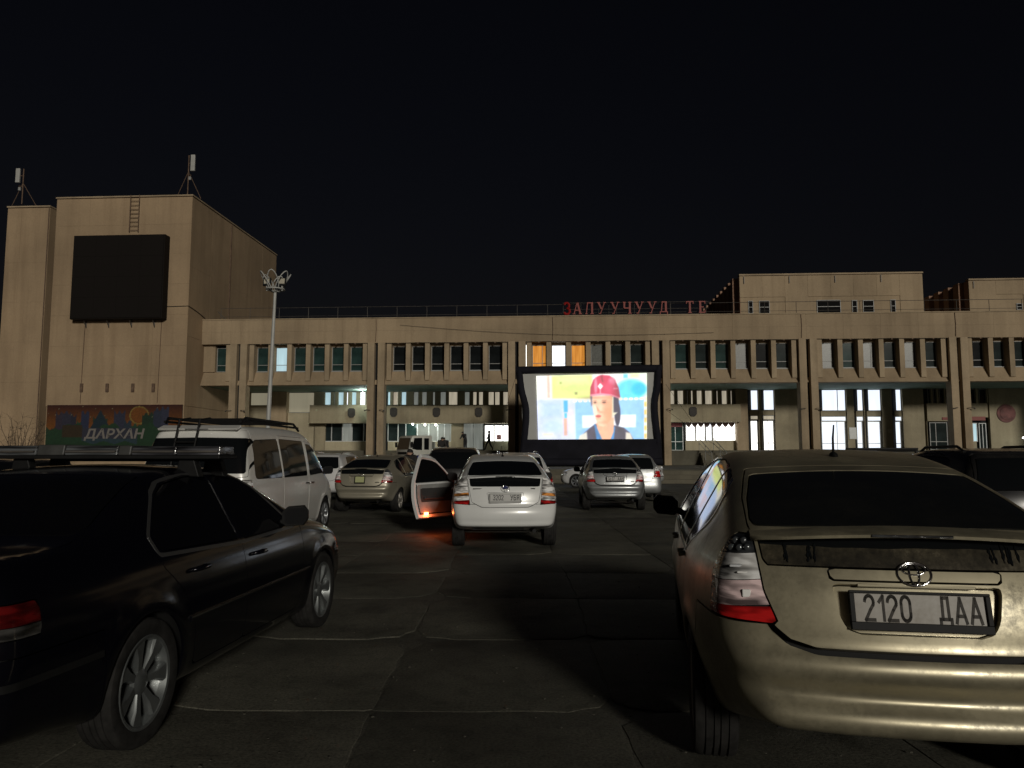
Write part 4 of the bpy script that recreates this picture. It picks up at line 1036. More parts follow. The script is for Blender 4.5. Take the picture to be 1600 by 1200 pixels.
# lower windows
for i, (a, b, pm) in enumerate([(508,518,'pane_dark'),(518,535,'pane_dark'),(535,550,'lit_dim'),(550,568,'pane_dark'),(568,577,'pane_dark')]): winpx(a, b, 661, 690, pm, (), 'frame_w')
wallpx(507, 578, 690, 704, 'porch_beige', OFF+.0, OFF+.42); wallpx(491, 507, 634, 725)
for i, (a, b, pm) in enumerate([(606,622,'pane_dark'),(622,634,'pane_dark'),(634,652,'pane_teal'),(652,670,'lit_dim'),(670,684,'lit_dim'),(684,705,'lit_dim'),(724,755,'lit_dim')]): winpx(a, b, 661, 690 if b < 720 else 703, pm, (('v', .5),) if b-a > 20 else (), 'frame_w')
wallpx(705, 724, 661, 705); wallpx(606, 705, 690, 705, 'porch_beige'); 
for a, b in ((757,772),(772,786),(786,798)): winpx(a, b, 664, 690, 'lit_bright', (), 'frame_w')
wallpx(757, 798, 690, 705, 'porch_beige'); box('poster', plain('pink_poster', (.55,.25,.25), .7), th, fb(776,680,OFF)[0], fb(783,680,OFF)[0], OFF+.12, OFF+.17, *sorted((fb(776,687,OFF)[1], fb(776,679,OFF)[1])))
wallpx(796, 1040, 661, 725); wallpx(800, 1037, 607, 634)
for px, py, pw in ((567,614,160),(645,663,35),(664,664,35),(681,664,35),(798,674,35)): bulbpx(px, py, OFF-1.6 if py < 630 else OFF-.5, .085, pw)
# bay 3-4: shop front with swags, door, tall windows
winpx(1046, 1068, 662, 704, 'pane_teal', (('v', .42), ('h', .33)), 'frame_w'); box('door_sign', plain('dark_red_sign', (.16,.03,.035), .6), th, fb(1046,660,OFF)[0], fb(1066,660,OFF)[0], OFF+.1, OFF+.17, fb(1046,667,OFF)[1], fb(1046,661,OFF)[1])
winpx(1071, 1087, 660, 689, 'lit_bright', (), 'frame_w'); winpx(1087, 1102, 660, 689, 'lit_bright', (), 'frame_w'); winpx(1102, 1113, 660, 689, 'lit_white', (), 'frame_w'); winpx(1113, 1150, 660, 689, 'lit_bright', (('h', .42),), 'frame_w')
wallpx(1071, 1152, 689, 705, 'porch_beige'); wallpx(1150, 1171, 607, 725, 'column', OFF-.6)
s0, zt_ = fb(1071, 657, OFF+.1); s1, zb_ = fb(1148, 668, OFF+.1)
n = 8; 
for q in range(n):
    a, b = s0+(s1-s0)*q/n, s0+(s1-s0)*(q+1)/n; pl = [(a, zt_), (b, zt_)] + [(b-(b-a)*w/8, zt_-.30-.32*math.sin(math.pi*w/8)) for w in range(9)]
    MB().prism(pl, 'y', OFF+.06, OFF+.12).obj('curtain_swag', M['swag'], th)
for (a, b) in ((1172,1185),(1192,1210)):
    winpx(a, b, 608, 641, 'lit_hall', (), 'frame'); box('transom_panel', M['porch_wall'], th, fb(a,640,OFF)[0], fb(b,640,OFF)[0], OFF+.1, OFF+.42, fb(a,648.5,OFF)[1], fb(a,641.3,OFF)[1])
    winpx(a, b, 649, 656, 'lit_beige', (), 'frame'); winpx(a, b, 657, 704, 'lit_bright', (('h', .25),) + ((('v', .45),) if a > 1180 else ()), 'frame')
wallpx(1185, 1192, 607, 704, 'porch_wall'); wallpx(1210, 1283, 607, 725, 'porch_wall')
# bay 4-5: tall lit hall windows
for (a, b, v) in ((1283,1322,.66),(1338,1349,0),(1355,1377,0),(1398,1409,0)):
    winpx(a, b, 607, 642, 'lit_hall', (('v', v),) if v else (), 'frame'); box('transom_panel', M['porch_wall'], th, fb(a,640,OFF)[0], fb(b,640,OFF)[0], OFF+.1, OFF+.42, fb(a,650.2,OFF)[1], fb(a,642.3,OFF)[1])
    winpx(a, b, 650.5, 658, 'lit_hall', (), 'frame_w'); winpx(a, b, 658.3, 705, 'lit_hall', (('h', .26),) + ((('v', v),) if v else ()), 'frame_w')
for a, b in ((1322,1338),(1349,1355),(1377,1398),(1409,1448)): wallpx(a, b, 607, 725, 'porch_wall')
box('notice_board', M['frame_w'], th, fb(1327,680,OFF)[0], fb(1338,680,OFF)[0], OFF-.06, OFF-.01, fb(1327,686,OFF)[1], fb(1327,668,OFF)[1])
box('small_plaque', M['porch_beige'], th, fb(1387,680,OFF)[0], fb(1393,680,OFF)[0], OFF-.05, OFF-.01, fb(1387,677,OFF)[1], fb(1387,670,OFF)[1])
slots([(1449,1454,'pane_black'),(1458,1463,'pane_black'),(1467,1475,'pane_black')], 607, 630)
wallpx(1448, 1482, 630, 658, 'porch_wall'); wallpx(1448, 1452, 658, 725); winpx(1452, 1482, 660, 703, 'pane_dark', (('v', .35), ('h', .3)), 'frame'); box('door_sign', plain('red_door_sign', (.2,.035,.03), .6), th, fb(1472,655,OFF)[0], fb(1482,655,OFF)[0], OFF-.07, OFF-.01, fb(1472,656,OFF)[1], fb(1472,652,OFF)[1])
slots([(1516,1524,'pane_black'),(1529,1541,'pane_black')], 608, 630)
wallpx(1510, 1544, 630, 652, 'porch_wall'); winpx(1519, 1528, 661, 690, 'lit_cool', (), 'frame_w'); winpx(1529, 1543, 661, 703, 'pane_dark', (('v', .5),), 'frame_w'); wallpx(1519,1528,690,725)
box('door_sign', plain('dull_red_sign', (.22,.05,.04), .6), th, fb(1518,655,OFF)[0], fb(1539,655,OFF)[0], OFF-.08, OFF-.01, fb(1518,657,OFF)[1], fb(1518,651,OFF)[1])
wallpx(1544, 1660, 607, 725, 'porch_wall')
s, z = fb(1573, 646, OFF-.1); MB().lathe([(0, -.1), (.55, -.1), (.58, -.07), (.60, -.07), (.80, -.07), (.82, 0)], 32, 'y', (s, OFF, z)).obj('round_emblem', plain('dull_red_roundel', (.14,.05,.045), .7, var=.5, vs=2), th, smooth=30)
for px, py, pw in ((1033,668,45),(1599,684,20)): bulbpx(px, py, OFF-1.5, .07, pw)

# ------------------------------------------------------------------ roof sign, letters with serifs
sign = tag(empty('roof_sign', BO, -TH), 'row of red serif roof letters on a thin frame above the parapet', 'sign')
def letter(ch, w, h):
    st = w*.24; thn = w*.12; sf = w*.10; m = MB()
    def bar(x0, z0, x1, z1, wd):
        m.prism([(x0-wd/2, z0), (x0+wd/2, z0), (x1+wd/2, z1), (x1-wd/2, z1)], 'y', -.06, .06)
    def serif(x, z, ww): m.box(x-ww/2, x+ww/2, -.065, .065, z-.035, z+.035)
    def hb(x0, x1, z, t=None): t = t or h*.085; m.box(x0, x1, -.055, .055, z-t/2, z+t/2)
    if ch == 'А':
        bar(-w*.42, 0, -w*.02, h, thn); bar(w*.40, 0, w*.02, h, st); hb(-w*.28, w*.28, h*.34); serif(-w*.42, .035, w*.34); serif(w*.40, .035, w*.40)
    elif ch == 'Л':
        bar(-w*.40, 0, -w*.22, h, thn); bar(w*.34, 0, w*.34, h, st); hb(-w*.28, w*.46, h-.05); serif(-w*.40, .035, w*.30); serif(w*.34, .035, w*.42)
    elif ch == 'У':
        bar(-w*.02, h*.42, -w*.40, h, st); bar(-w*.16, 0, w*.40, h, thn); serif(-w*.40, h-.035, w*.40); serif(w*.40, h-.035, w*.34); serif(-w*.20, .05, w*.30)
    elif ch == 'Ч':
        bar(-w*.36, h*.48, -w*.36, h, st*.9); hb(-w*.40, w*.34, h*.48); bar(w*.34, 0, w*.34, h, st); serif(-w*.36, h-.035, w*.38); serif(w*.34, h-.035, w*.40); serif(w*.34, .035, w*.42)
    elif ch == 'Д':
        bar(-w*.30, h*.14, -w*.16, h, thn); bar(w*.28, h*.14, w*.28, h, st); hb(-w*.24, w*.40, h-.05); hb(-w*.46, w*.48, h*.14); bar(-w*.44, -h*.1, -w*.44, h*.14, thn); bar(w*.46, -h*.1, w*.46, h*.14, thn)
    elif ch == 'Т':
        bar(0, 0, 0, h, st); hb(-w*.44, w*.44, h-.05); serif(0, .035, w*.46); bar(-w*.42, h*.78, -w*.42, h, thn*.8); bar(w*.42, h*.78, w*.42, h, thn*.8)
    elif ch == 'Е':
        bar(-w*.22, 0, -w*.22, h, st); hb(-w*.40, w*.38, h-.05); hb(-w*.40, w*.38, .05); hb(-w*.2, w*.22, h*.5); bar(w*.36, 0, w*.36, h*.24, thn*.8); bar(w*.36, h*.76, w*.36, h, thn*.8)
    elif ch == 'З':
        pts = [(-w*.34,0,h*.82),(-w*.2,0,h*.95),(w*.1,0,h*.97),(w*.30,0,h*.80),(w*.26,0,h*.60),(w*.02,0,h*.52),(w*.30,0,h*.42),(w*.36,0,h*.22),(w*.14,0,h*.03),(-w*.2,0,h*.04),(-w*.36,0,h*.18)]
        m.tube(pts, .10, 6)
    elif ch == 'Р':
        bar(-w*.22, 0, -w*.22, h, st); m.tube([(-w*.2,0,h*.95),(w*.2,0,h*.95),(w*.36,0,h*.74),(w*.2,0,h*.52),(-w*.2,0,h*.52)], .07, 6); serif(-w*.22, .035, w*.4)
    return m
SO = .55
pos = [('З',886),('А',902),('Л',921),('У',940),('У',961),('Ч',980),('У',999),('У',1019),('Д',1037),('Т',1078),('Е',1097)]
for ch, px in pos:
    s, z = fb(px, 489, SO); letter(ch, .66, 1.02).obj('letter', M['letter_red'] if ch == 'З' else M['letter'], sign, (s, SO, Z_PT+.22))
s0, s1 = fb(880, 480, SO)[0], fb(1108, 480, SO)[0]
for zz in (.18, .66, 1.22): MB().tube([(s0, SO+.10, Z_PT+zz), (s1, SO+.10, Z_PT+zz)], .02, 6).obj('sign_rail', M['steel'], sign)
s = s0
pm = MB().tube([(0,0,0),(0,0,1.25)], .02, 6).mesh('sign_post')
while s < s1: link('sign_post', pm, M['steel'], sign, (s, SO+.14, Z_PT+.03)); s += 1.5

# ------------------------------------------------------------------ roof blocks behind the parapet
M['red_clad'] = wallmat('reddish_side_cladding', (.40,.24,.16), .3, .3)
def roof_block(name, label, px0, px1, py_top, off, depth, wins, px_ref=None):
    s0, zt_ = fb(px0, py_top, off); s1 = fb(px1, py_top, off)[0]
    rt = tag(empty(name, BO, -TH), label, 'building'); zb = 12.92
    box('wall', M['wall'], rt, s0+.05, s1-.05, off+.05, off+depth, zb, zt_)
    n = max(2, int((s1-s0)/1.9)); es = [s0+(s1-s0)*q/n for q in range(n+1)]
    for a, b in zip(es[:-1], es[1:]):
        hit = [w for w in wins if fb(w[0], 480, off)[0] < b and fb(w[1], 480, off)[0] > a]
        box('cladding_panel', M['wall'], rt, a+.006, b-.006, off-.0-.006*random.random(), off+.05, zb+ (0), zt_-.05) if not hit else box('cladding_panel', M['wall'], rt, a+.006, b-.006, off-.005, off+.05, fb(800, 469, off)[1], zt_-.05)
    m = max(4, int(depth/.9))
    for q in range(m): box('side_panel', M['red_clad'], rt, s0-(.42 if q % 2 else .0), s0+.05, off+depth*q/m+.01, off+depth*(q+1)/m-.01, zb, zt_-.05)
    box('coping', M['column'], rt, s0-.02, s1+.05, off-.08, off+.5, zt_+.001, zt_+.14)
    for (a, b, y0, y1) in wins:
        w0, z1 = fb(a, y0, off); w1, z0 = fb(b, y1, off); window(rt, w0, w1, max(zb+.03, z0), z1, off-.03, 'pane_matte', (('h', .5),), 'frame', .05)
    for q in range(0, n, 2):
        MB().tube([(es[q]+.4, off-.10, zt_-.1), (es[q]+.4, off-.10, zt_-.75)], .03, 6).obj('drip_spout', M['frame'], rt, smooth=40)
    return rt
roof_block('rooftop_block', 'wide tan rooftop block with small dark windows behind the red letters', 1155, 1441, 431, 6.0, 18.0, [(1169,1177,470,490),(1186,1203,470,490),(1276,1314,469,489),(1331,1340,469,489),(1348,1366,469,488),(1391,1400,468,488)])
roof_block('rooftop_block', 'narrow tan rooftop block at the right edge of the roof', 1513, 1640, 438, 6.0, 12.0, [(1588,1598,474,484)])

# ------------------------------------------------------------------ stage towers on the left
Y_T = -2.65; S_E = S_L + .0
tw = tag(empty('stage_tower', BO, -TH), 'tall blank tan stage tower carrying a dark square board', 'building')
s0, _ = fb(80, 480, Y_T); Z_TT = 23.3; s1 = S_E
box('wall', M['tower'], tw, s0+.05, s1-.05, Y_T+.05, 16.6, .0, Z_TT)
ncol, zrows = 4, [5.6, 8.1, 10.6, 13.2, 15.8, 18.4, 20.9, 23.25]
for a in range(ncol):
    for za, zb in zip(zrows[:-1], zrows[1:]):
        d = .008*random.random(); box('cladding_panel', M['tower'], tw, s0+(s1-s0)*a/ncol+.003, s0+(s1-s0)*(a+1)/ncol-.003, Y_T-d, Y_T+.05, za+.003, zb-.003)
for a in range(5):
    y0, y1 = Y_T+.055+(16.6-Y_T)*a/5, Y_T+.05+(16.6-Y_T)*(a+1)/5
    for za, zb in ((5.6, 11.4), (11.4, 17.3), (17.3, 23.25)):
        if zb > 13.4 or y1 < .0: box('side_panel', M['tower'], tw, s1-.05, s1+.004*random.random(), y0+.004, y1-.004, za+.004, zb-.004)
        elif zb > 11: box('side_panel', M['tower'], tw, s1-.05, s1-.01, y0+.004, y1-.004, za+.004, zb-.004)
box('coping', M['column'], tw, s0-.06, s1+.08, Y_T-.10, 16.7, Z_TT, Z_TT+.12)
box('plinth', M['tower'], tw, s0+.0, s1-.02, Y_T+.0, Y_T+.05, .7, 1.3)
MB().tube([(s1+.05, .3, 13.4), (s1+.05, -1.2, 13.7), (s1+.05, Y_T-.05, 13.9), (s1-2.5, Y_T-.06, 13.85)], .03, 5).obj('cable_run', M['cable'], tw, smooth=40)
MB().tube([(s1+.06, 5.0, 13.3), (s1+.06, 5.0, 23.2)], .05, 6).obj('downpipe', M['rust'], tw, smooth=40)
for px in (127, 247):
    a, z = fb(px, 600, Y_T); MB().tube([(a, Y_T-.03, 5.8), (a+.1, Y_T-.03, 14.2)], .025, 5).obj('conduit', M['rust'], tw, smooth=40)
for px in (128, 168, 208, 240):
    a, z = fb(px, 606, Y_T); box('wall_bracket', M['rust'], tw, a-.12, a+.12, Y_T-.12, Y_T, z-.35, z+.35)
tl = tag(empty('stage_tower', BO, -TH), 'narrower tan tower at the far left edge beside a dark gap', 'building')
a0, _ = fb(3, 480, Y_T); a1, zt2 = fb(79, 320, Y_T)
box('wall', M['tower'], tl, a0, a1, Y_T+.05, 20, 0, 22.6)
for q in range(3):
    for za, zb in zip([.8, 4.2, 7.6, 11, 14.4, 17.8], [4.2, 7.6, 11, 14.4, 17.8, 22.55]): box('cladding_panel', M['tower'], tl, a0+(a1-a0)*q/3+.003, a0+(a1-a0)*(q+1)/3-.003, Y_T-.006*random.random(), Y_T+.05, za+.003, zb-.003)
box('coping', M['column'], tl, a0-.05, a1+.05, Y_T-.1, 20, 22.6, 22.72)
box('recess_wall', M['dark_void'], tl, a1, s0, 4.0, 4.3, 0, 21.5)
MB().tube([(a1-.06, Y_T-.06, .8), (a1-.06, Y_T-.06, 22.5)], .035, 6).obj('downpipe', M['rust'], tl, smooth=40)
# mural at the foot of the tower
mw0, mz1 = fb(74, 633, Y_T-.1); mw1, mz0 = fb(288, 698, Y_T-.1); mw1 = min(mw1, s1-.1)
NU, NV = 170, 56
uu, vv = np.meshgrid(np.linspace(0, 1, NU), np.linspace(0, 1, NV), indexing='ij')
def hexl(r, g, b): return np.array([((c/255) ** 2.2) for c in (r, g, b)])
img = np.zeros((NU, NV, 3)); vtop = 1-vv
skyc = hexl(120, 45, 30)*(1-vtop)[..., None]*0
tt_ = np.clip(vtop/.55, 0, 1)[..., None]; img[:] = hexl(95, 30, 22)*(1-tt_) + hexl(205, 110, 35)*tt_
sunm = ((uu-.685)**2*9 + (vtop-.25)**2*1.0) ; img[sunm < .036] = hexl(196, 104, 36); img[(sunm > .036) & (sunm < .046)] = hexl(225, 170, 90)
rs = np.random.default_rng(3)
for (a, b, h, c) in [(.04,.07,.55,(120,60,50)),(.07,.12,.2,(92,72,98)),(.115,.18,.18,(84,74,104)),(.18,.22,.25,(70,66,92)),(.23,.26,.40,(60,110,80)),(.26,.315,.18,(74,76,120)),(.345,.455,.30,(60,84,70)),(.50,.58,.18,(82,78,112)),(.575,.63,.40,(72,84,110)),(.63,.67,.48,(60,104,80)),(.71,.79,.22,(50,80,60)),(.79,.85,.12,(76,78,110)),(.85,.905,.08,(88,84,120)),(.91,.94,.3,(170,90,40))]:
    mskk = (uu > a) & (uu < b) & (vtop > h + .04*np.sin(uu*160)); img[mskk] = hexl(*c)
tri = (np.abs(uu-.40) < .05*(vtop-.12)/.3) & (vtop > .12) & (vtop < .55); img[tri] = hexl(45, 70, 90)
grn = vtop > .52 + .07*np.sin(uu*23) + .03*np.sin(uu*71); img[grn] = hexl(52, 92, 62)
brn = (uu > .12) & (uu < .27) & (vtop > .48) & (vtop < .78); img[brn] = hexl(92, 66, 42)
bl = (uu > .27) & (uu < .68) & (vtop > .56); img[bl] = hexl(84, 78, 104)
bl2 = (uu > .27) & (uu < .68) & (vtop > .80); img[bl2] = hexl(70, 92, 112)
bot = vtop > .90 + .03*np.sin(uu*40); img[bot] = hexl(48, 88, 56)
st = (rs.random(img.shape[:2]) > .996) & (vtop < .3); img[st] = hexl(230, 200, 170)
img *= (.22 + .12*rs.random(img.shape[:2]))[..., None]*np.array([.85, 1.08, .95])
def image_mesh(name, img, P):
    """flat sheet with painted colours: P(u, v) -> point"""
    nu, nv = img.shape[:2]; v = [P(i/(nu-1), j/(nv-1)) for i in range(nu) for j in range(nv)]
    f = [(i*nv+j, (i+1)*nv+j, (i+1)*nv+j+1, i*nv+j+1) for i in range(nu-1) for j in range(nv-1)]
    me = pydata(name, v, f); ca = me.color_attributes.new('Col', 'FLOAT_COLOR', 'POINT')
    ca.data.foreach_set('color', np.concatenate([img.reshape(-1, 3), np.ones((nu*nv, 1))], 1).ravel()); return me
def colmat(name, emi=0.0, rough=.8):
    m, nt, b = nodes(name); a = nt.nodes.new('ShaderNodeVertexColor'); a.layer_name = 'Col'
    b.inputs['Roughness'].default_value = rough
    if emi: b.inputs['Base Color'].default_value = (.3,.3,.3,1); nt.links.new(a.outputs[0], b.inputs['Emission Color']); b.inputs['Emission Strength'].default_value = emi
    else: nt.links.new(a.outputs[0], b.inputs['Base Color'])
    return m
mur = tag(empty('mural_panel', BO, -TH), 'painted mural of a coloured skyline with pale city name at the tower foot', 'mural')
box('panel_back', M['steel'], mur, mw0, mw1, Y_T-.10, Y_T-.02, mz0, mz1)
link('painting', image_mesh('painting', img, lambda u, v: (mw0+(mw1-mw0)*u, Y_T-.104, mz0+(mz1-mz0)*v)), colmat('mural_paint'), mur)
w0, _ = fb(131, 678, Y_T-.11); w1, _ = fb(226, 678, Y_T-.11); _, z1 = fb(180, 671, Y_T-.11); _, z0 = fb(180, 687, Y_T-.11)
link('mural_lettering', text_mesh('ДАРХАН', 1.05, .004, .03, .18, 1.0, w1-w0), plain('pale_letter_paint', (.17,.155,.14), .8), mur, ((w0+w1)/2, Y_T-.112, (z0+z1)/2), (R(90), 0, 0))
# LED board
b0, zb1 = fb(115, 368, Y_T-.9); b1, zb0 = fb(252, 497, Y_T-.9)
bd = tag(empty('led_board', BO, -TH), 'big dark unlit square screen board mounted on the tower', 'board')
nc = 4
for i in range(nc):
    for j in range(nc):
        box('board_module', M['board'], bd, b0+.08+(b1-b0-.16)*i/nc+.004, b0+.08+(b1-b0-.16)*(i+1)/nc-.004, Y_T-.9-.002*random.random(), Y_T-.84, zb0+.08+(zb1-zb0-.16)*j/nc+.004, zb0+.08+(zb1-zb0-.16)*(j+1)/nc-.004)
box('board_case', M['board'], bd, b0, b1, Y_T-.84, Y_T-.02, zb0, zb1, .02)
for q in range(4):
    s = b0 + (b1-b0)*(.12+.25*q); MB().tube([(s, Y_T-.02, zb0-.6), (s+.05, Y_T-.5, zb0-.02)], .04, 6).tube([(s, Y_T-.02, zb0-.02), (s, Y_T-.04, zb0-.62)], .035, 6).obj('bracket', M['steel'], bd, smooth=40)
# ladder
l0, lz1 = fb(206, 306, Y_T); l1, lz0 = fb(217, 363, Y_T)
ld = tag(empty('roof_ladder', BO, -TH), 'thin dark ladder above the board on the tower wall', 'ladder')
for s in (l0, l1): MB().tube([(s, Y_T-.15, lz0), (s, Y_T-.15, Z_TT+.15)], .035, 6).obj('rail', M['rust'], ld, smooth=40)
rg = MB().tube([(l0, 0, 0), (l1, 0, 0)], .025, 6).mesh('rung'); z = lz0+.15
while z < Z_TT: link('rung', rg, M['rust'], ld, (0, Y_T-.15, z)); z += .36
# antennas
def antenna(px, py0, py1, off, label, panel_side):
    s, z0 = fb(px, py0, off); z1 = fb(px, py1, off)[1]; r = tag(empty('antenna_mast', BO, -TH), label, 'antenna')
    MB().tube([(s, off, z0), (s, off, z1)], .05, 6).obj('mast', M['rust'], r)
    MB().tube([(s-1.1, off+.3, z0), (s, off, z0+(z1-z0)*.6)], .03, 6).obj('stay', M['rust'], r); MB().tube([(s+.8, off+.8, z0), (s, off, z0+(z1-z0)*.6)], .03, 6).obj('stay', M['rust'], r)
    h = z1-z0; MB().cbox((s+panel_side*.42, off-.1, z0+h*.80), (.36, .18, h*.40)).obj('antenna_panel', M['pole_paint'], r, bevel=.03)
    MB().tube([(s, off, z0+h*.8), (s+panel_side*.42, off-.1, z0+h*.8)], .03, 6).tube([(s, off, z0+h*.5), (s+panel_side*.3, off-.1, z0+h*.5)], .03, 6).obj('bracket', M['rust'], r)
    MB().cbox((s+panel_side*.2, off-.1, z0+h*.42), (.2, .15, .3)).obj('radio_unit', M['frame'], r, bevel=.02)
antenna(293, 306, 243, Y_T+1.0, 'antenna mast with white panel on the stage tower roof', 1)
antenna(34, 319, 264, Y_T+1.0, 'antenna mast on the far left tower roof', -1)

# ------------------------------------------------------------------ inflatable cinema screen
SOFF = -8.0
scr = tag(empty('cinema_screen', BO, -TH), 'black inflatable cinema screen showing a man in a red helmet', 'screen')
M['pvc'] = plain('black_pvc', (.008,.008,.013), .8, 0, 0, .2, var=.3, vs=1.2); M['sheet'] = plain('grey_screen_cloth', (.42,.42,.40), .8, var=.06, vs=.6)
def pp(px, py, off=SOFF): s, z = fb(px, py, off); return (s, off, z)
def beam(name, pts, w, dep):
    """pillow-shaped inflated beam along points (s, y, z)"""
    P = [Vector(p) for p in pts]; C = crom([tuple(p) for p in P], 10, False); m = MB(); n = 16; rings = []
    for i, c in enumerate(C):
        a = Vector(C[max(0, i-1)]); b = Vector(C[min(len(C)-1, i+1)]); t = (b-a).normalized(); nrm = Vector((-t.z, 0, t.x)); sc = 1.0
        wob = 1 + .02*math.sin(i*1.9)
        rg = []
        for k in range(n):
            an = 2*math.pi*k/n; ca, sa = math.cos(an), math.sin(an)
            ca = math.copysign(abs(ca)**.6, ca); sa = math.copysign(abs(sa)**.6, sa)
            rg.append(Vector(c) + nrm*ca*w/2*wob + Vector((0, 1, 0))*sa*dep/2*wob)
        rings.append(rg)
    v = [p for r in rings for p in r]; f = []
    for i in range(len(rings)-1):
        for k in range(n): f.append((i*n+k, i*n+(k+1) % n, (i+1)*n+(k+1) % n, (i+1)*n+k))
    f.append(tuple(range(n))); f.append(tuple((len(rings)-1)*n+k for k in range(n)))
    m.add(v, f); return m.obj(name, M['pvc'], scr, smooth=60)
beam('top_beam', [pp(806,579), pp(920,577.5), pp(1033,576)], .56, 1.0)
beam('side_beam', [pp(811,576), pp(815,610), pp(822,640), pp(819,690), pp(815,728)], .50, 1.02)
beam('side_beam', [pp(1028,573), pp(1026,605), pp(1022,632), pp(1027,690), pp(1030,727)], .50, 1.02)
beam('base_beam', [pp(812,722), pp(920,722), pp(1034,721)], .6, 1.4)
# cloth
def quad_sheet(name, c, mat, nu=24, nv=12, amp=0.0, off=0.0, par=scr):
    tl_, tr_, br_, bl_ = [Vector(p) for p in c]
    v = []
    for i in range(nu+1):
        for j in range(nv+1):
            a, b = i/nu, j/nv; p = tl_.lerp(tr_, a).lerp(bl_.lerp(br_, a), b)
            p.y += off - amp*(math.sin(a*31+b*4)*.5 + math.sin(a*67+b*9+1)*.3 + math.sin(a*13-b*7)*.6)
            v.append(p)
    f = [(i*(nv+1)+j, i*(nv+1)+j+1, (i+1)*(nv+1)+j+1, (i+1)*(nv+1)+j) for i in range(nu) for j in range(nv)]
    return link(name, pydata(name, v, f, 0), mat, par)
quad_sheet('screen_cloth', [pp(814,581), pp(1026,578), pp(1026,690), pp(817,690)], M['sheet'], 40, 20, .004, -.20)
quad_sheet('skirt', [pp(818,687), pp(1026,686), pp(1029,727), pp(815,728)], M['pvc'], 90, 14, .05, -.52)
# the projected picture, painted as colours on the cloth
NU, NV = 200, 120
U, W_ = np.meshgrid(np.linspace(0, 1, NU), np.linspace(0, 1, NV), indexing='ij'); Vd = 1-W_
X = 123 + U*1257; Y = 100 + Vd*750
def s8(r, g, b): return np.array([c/255 for c in (r, g, b)])
im = np.zeros((NU, NV, 3)); im[:] = s8(250, 250, 240)
def soft(d, w): return np.clip(.5 - d/w, 0, 1)[..., None]
def fill(mask, c):
    global im
    im = im*(1-mask) + s8(*c)*mask
def rect(x0, x1, y0, y1, c, w=14): fill(soft(np.maximum(np.maximum(x0-X, X-x1), np.maximum(y0-Y, Y-y1)), w), c)
def ell(cx, cy, rx, ry, c, w=.08): fill(soft(np.sqrt(((X-cx)/rx)**2 + ((Y-cy)/ry)**2)-1, w), c)
def poly(P, c, w=8): fill(soft(sdpoly(P, X, Y), w), c)
rect(100, 240, 100, 380, (252,252,235)); rect(245, 275, 100, 360, (244,190,170), 24); rect(300, 760, 105, 375, (226,240,135), 26); rect(360, 720, 105, 200, (236,246,160), 80)
rect(560, 590, 300, 330, (150,150,90)); ell(400, 190, 14, 14, (180,190,100), .5); rect(1060, 1400, 90, 380, (236,250,225), 40); ell(1200, 290, 170, 125, (90,215,245), .35); ell(1290, 280, 80, 70, (20,195,240), .5); rect(1115, 1165, 105, 150, (110,205,240)); rect(1195, 1290, 100, 145, (225,240,170), 40)
rect(110, 560, 380, 900, (208,216,246), 30); rect(170, 420, 400, 600, (176,202,244), 90); ell(300, 690, 120, 80, (190,214,250), .8); ell(480, 600, 60, 120, (232,214,238), .8)
rect(560, 1360, 395, 900, (142,196,242), 18); rect(430, 475, 395, 530, (60,170,220), 12); rect(435, 465, 540, 600, (70,190,235), 12); rect(425, 465, 600, 800, (222,170,150), 18); rect(1350, 1385, 380, 850, (250,240,215), 16)
for k in range(5): rect(1352, 1376, 430+k*90, 480+k*90, (250,196,90), 14)
for k in range(4): ell(560+k*60, 405, 24, 15, (250,240,215), .4)
for k in range(6): ell(1080+k*60, 390, 26, 15, (250,236,200), .4)
rect(640, 1255, 572, 715, (238,246,252), 14); rect(180, 300, 770, 800, (238,226,190), 40)
poly([(640,850),(640,790),(720,720),(790,670),(880,700),(1010,690),(1120,720),(1190,780),(1230,860),(640,900)], (66,60,88), 12)
poly([(570,900),(610,800),(690,760),(700,900)], (228,222,205), 14); poly([(1130,900),(1140,770),(1190,780),(1240,900)], (224,214,196), 14)
ell(1045, 560, 34, 140, (44,40,66), .2); poly([(980,350),(1060,370),(1065,520),(1000,545),(975,500)], (52,46,72)); poly([(735,350),(760,352),(760,440),(745,480)], (120,110,130))
poly([(775,670),(800,690),(870,850),(800,850)], (48,132,200)); poly([(1005,690),(1018,720),(1000,850),(965,850)], (54,136,204))
poly([(800,660),(1005,600),(1000,760),(960,860),(870,860),(810,720)], (248,176,140), 14)
poly([(758,350),(985,345),(990,500),(975,620),(930,680),(880,700),(830,690),(800,640),(780,560),(760,470)], (255,206,172), 14); ell(930, 560, 60, 110, (252,188,150), .9); ell(800, 520, 30, 70, (255,226,200), .9)
ell(790, 425, 16, 9, (120,84,74), .5); ell(893, 425, 22, 9, (120,80,70), .5); rect(770, 808, 400, 408, (180,130,110), 8); rect(868, 922, 398, 406, (170,120,100), 8); poly([(800,450),(815,525),(845,530),(838,515)], (236,160,130), 10)
ell(826, 583, 32, 17, (214,96,92), .35); rect(800, 852, 580, 586, (150,60,60), 8)
poly([(985,360),(1002,360),(1000,545),(1050,540),(985,600),(978,520)], (225,220,190), 8)
poly([(735,350),(740,250),(775,160),(830,118),(880,108),(960,118),(1020,170),(1060,260),(1078,370),(1050,380),(985,352),(860,335)], (206,44,84), 10)
poly([(850,112),(880,108),(890,190),(870,190)], (160,30,62), 10); ell(800, 230, 18, 90, (236,130,156), .6); ell(985, 190, 40, 50, (236,120,150), .8); ell(950, 260, 60, 60, (216,60,100), .8); rect(1000, 1050, 262, 276, (244,150,170), 10)
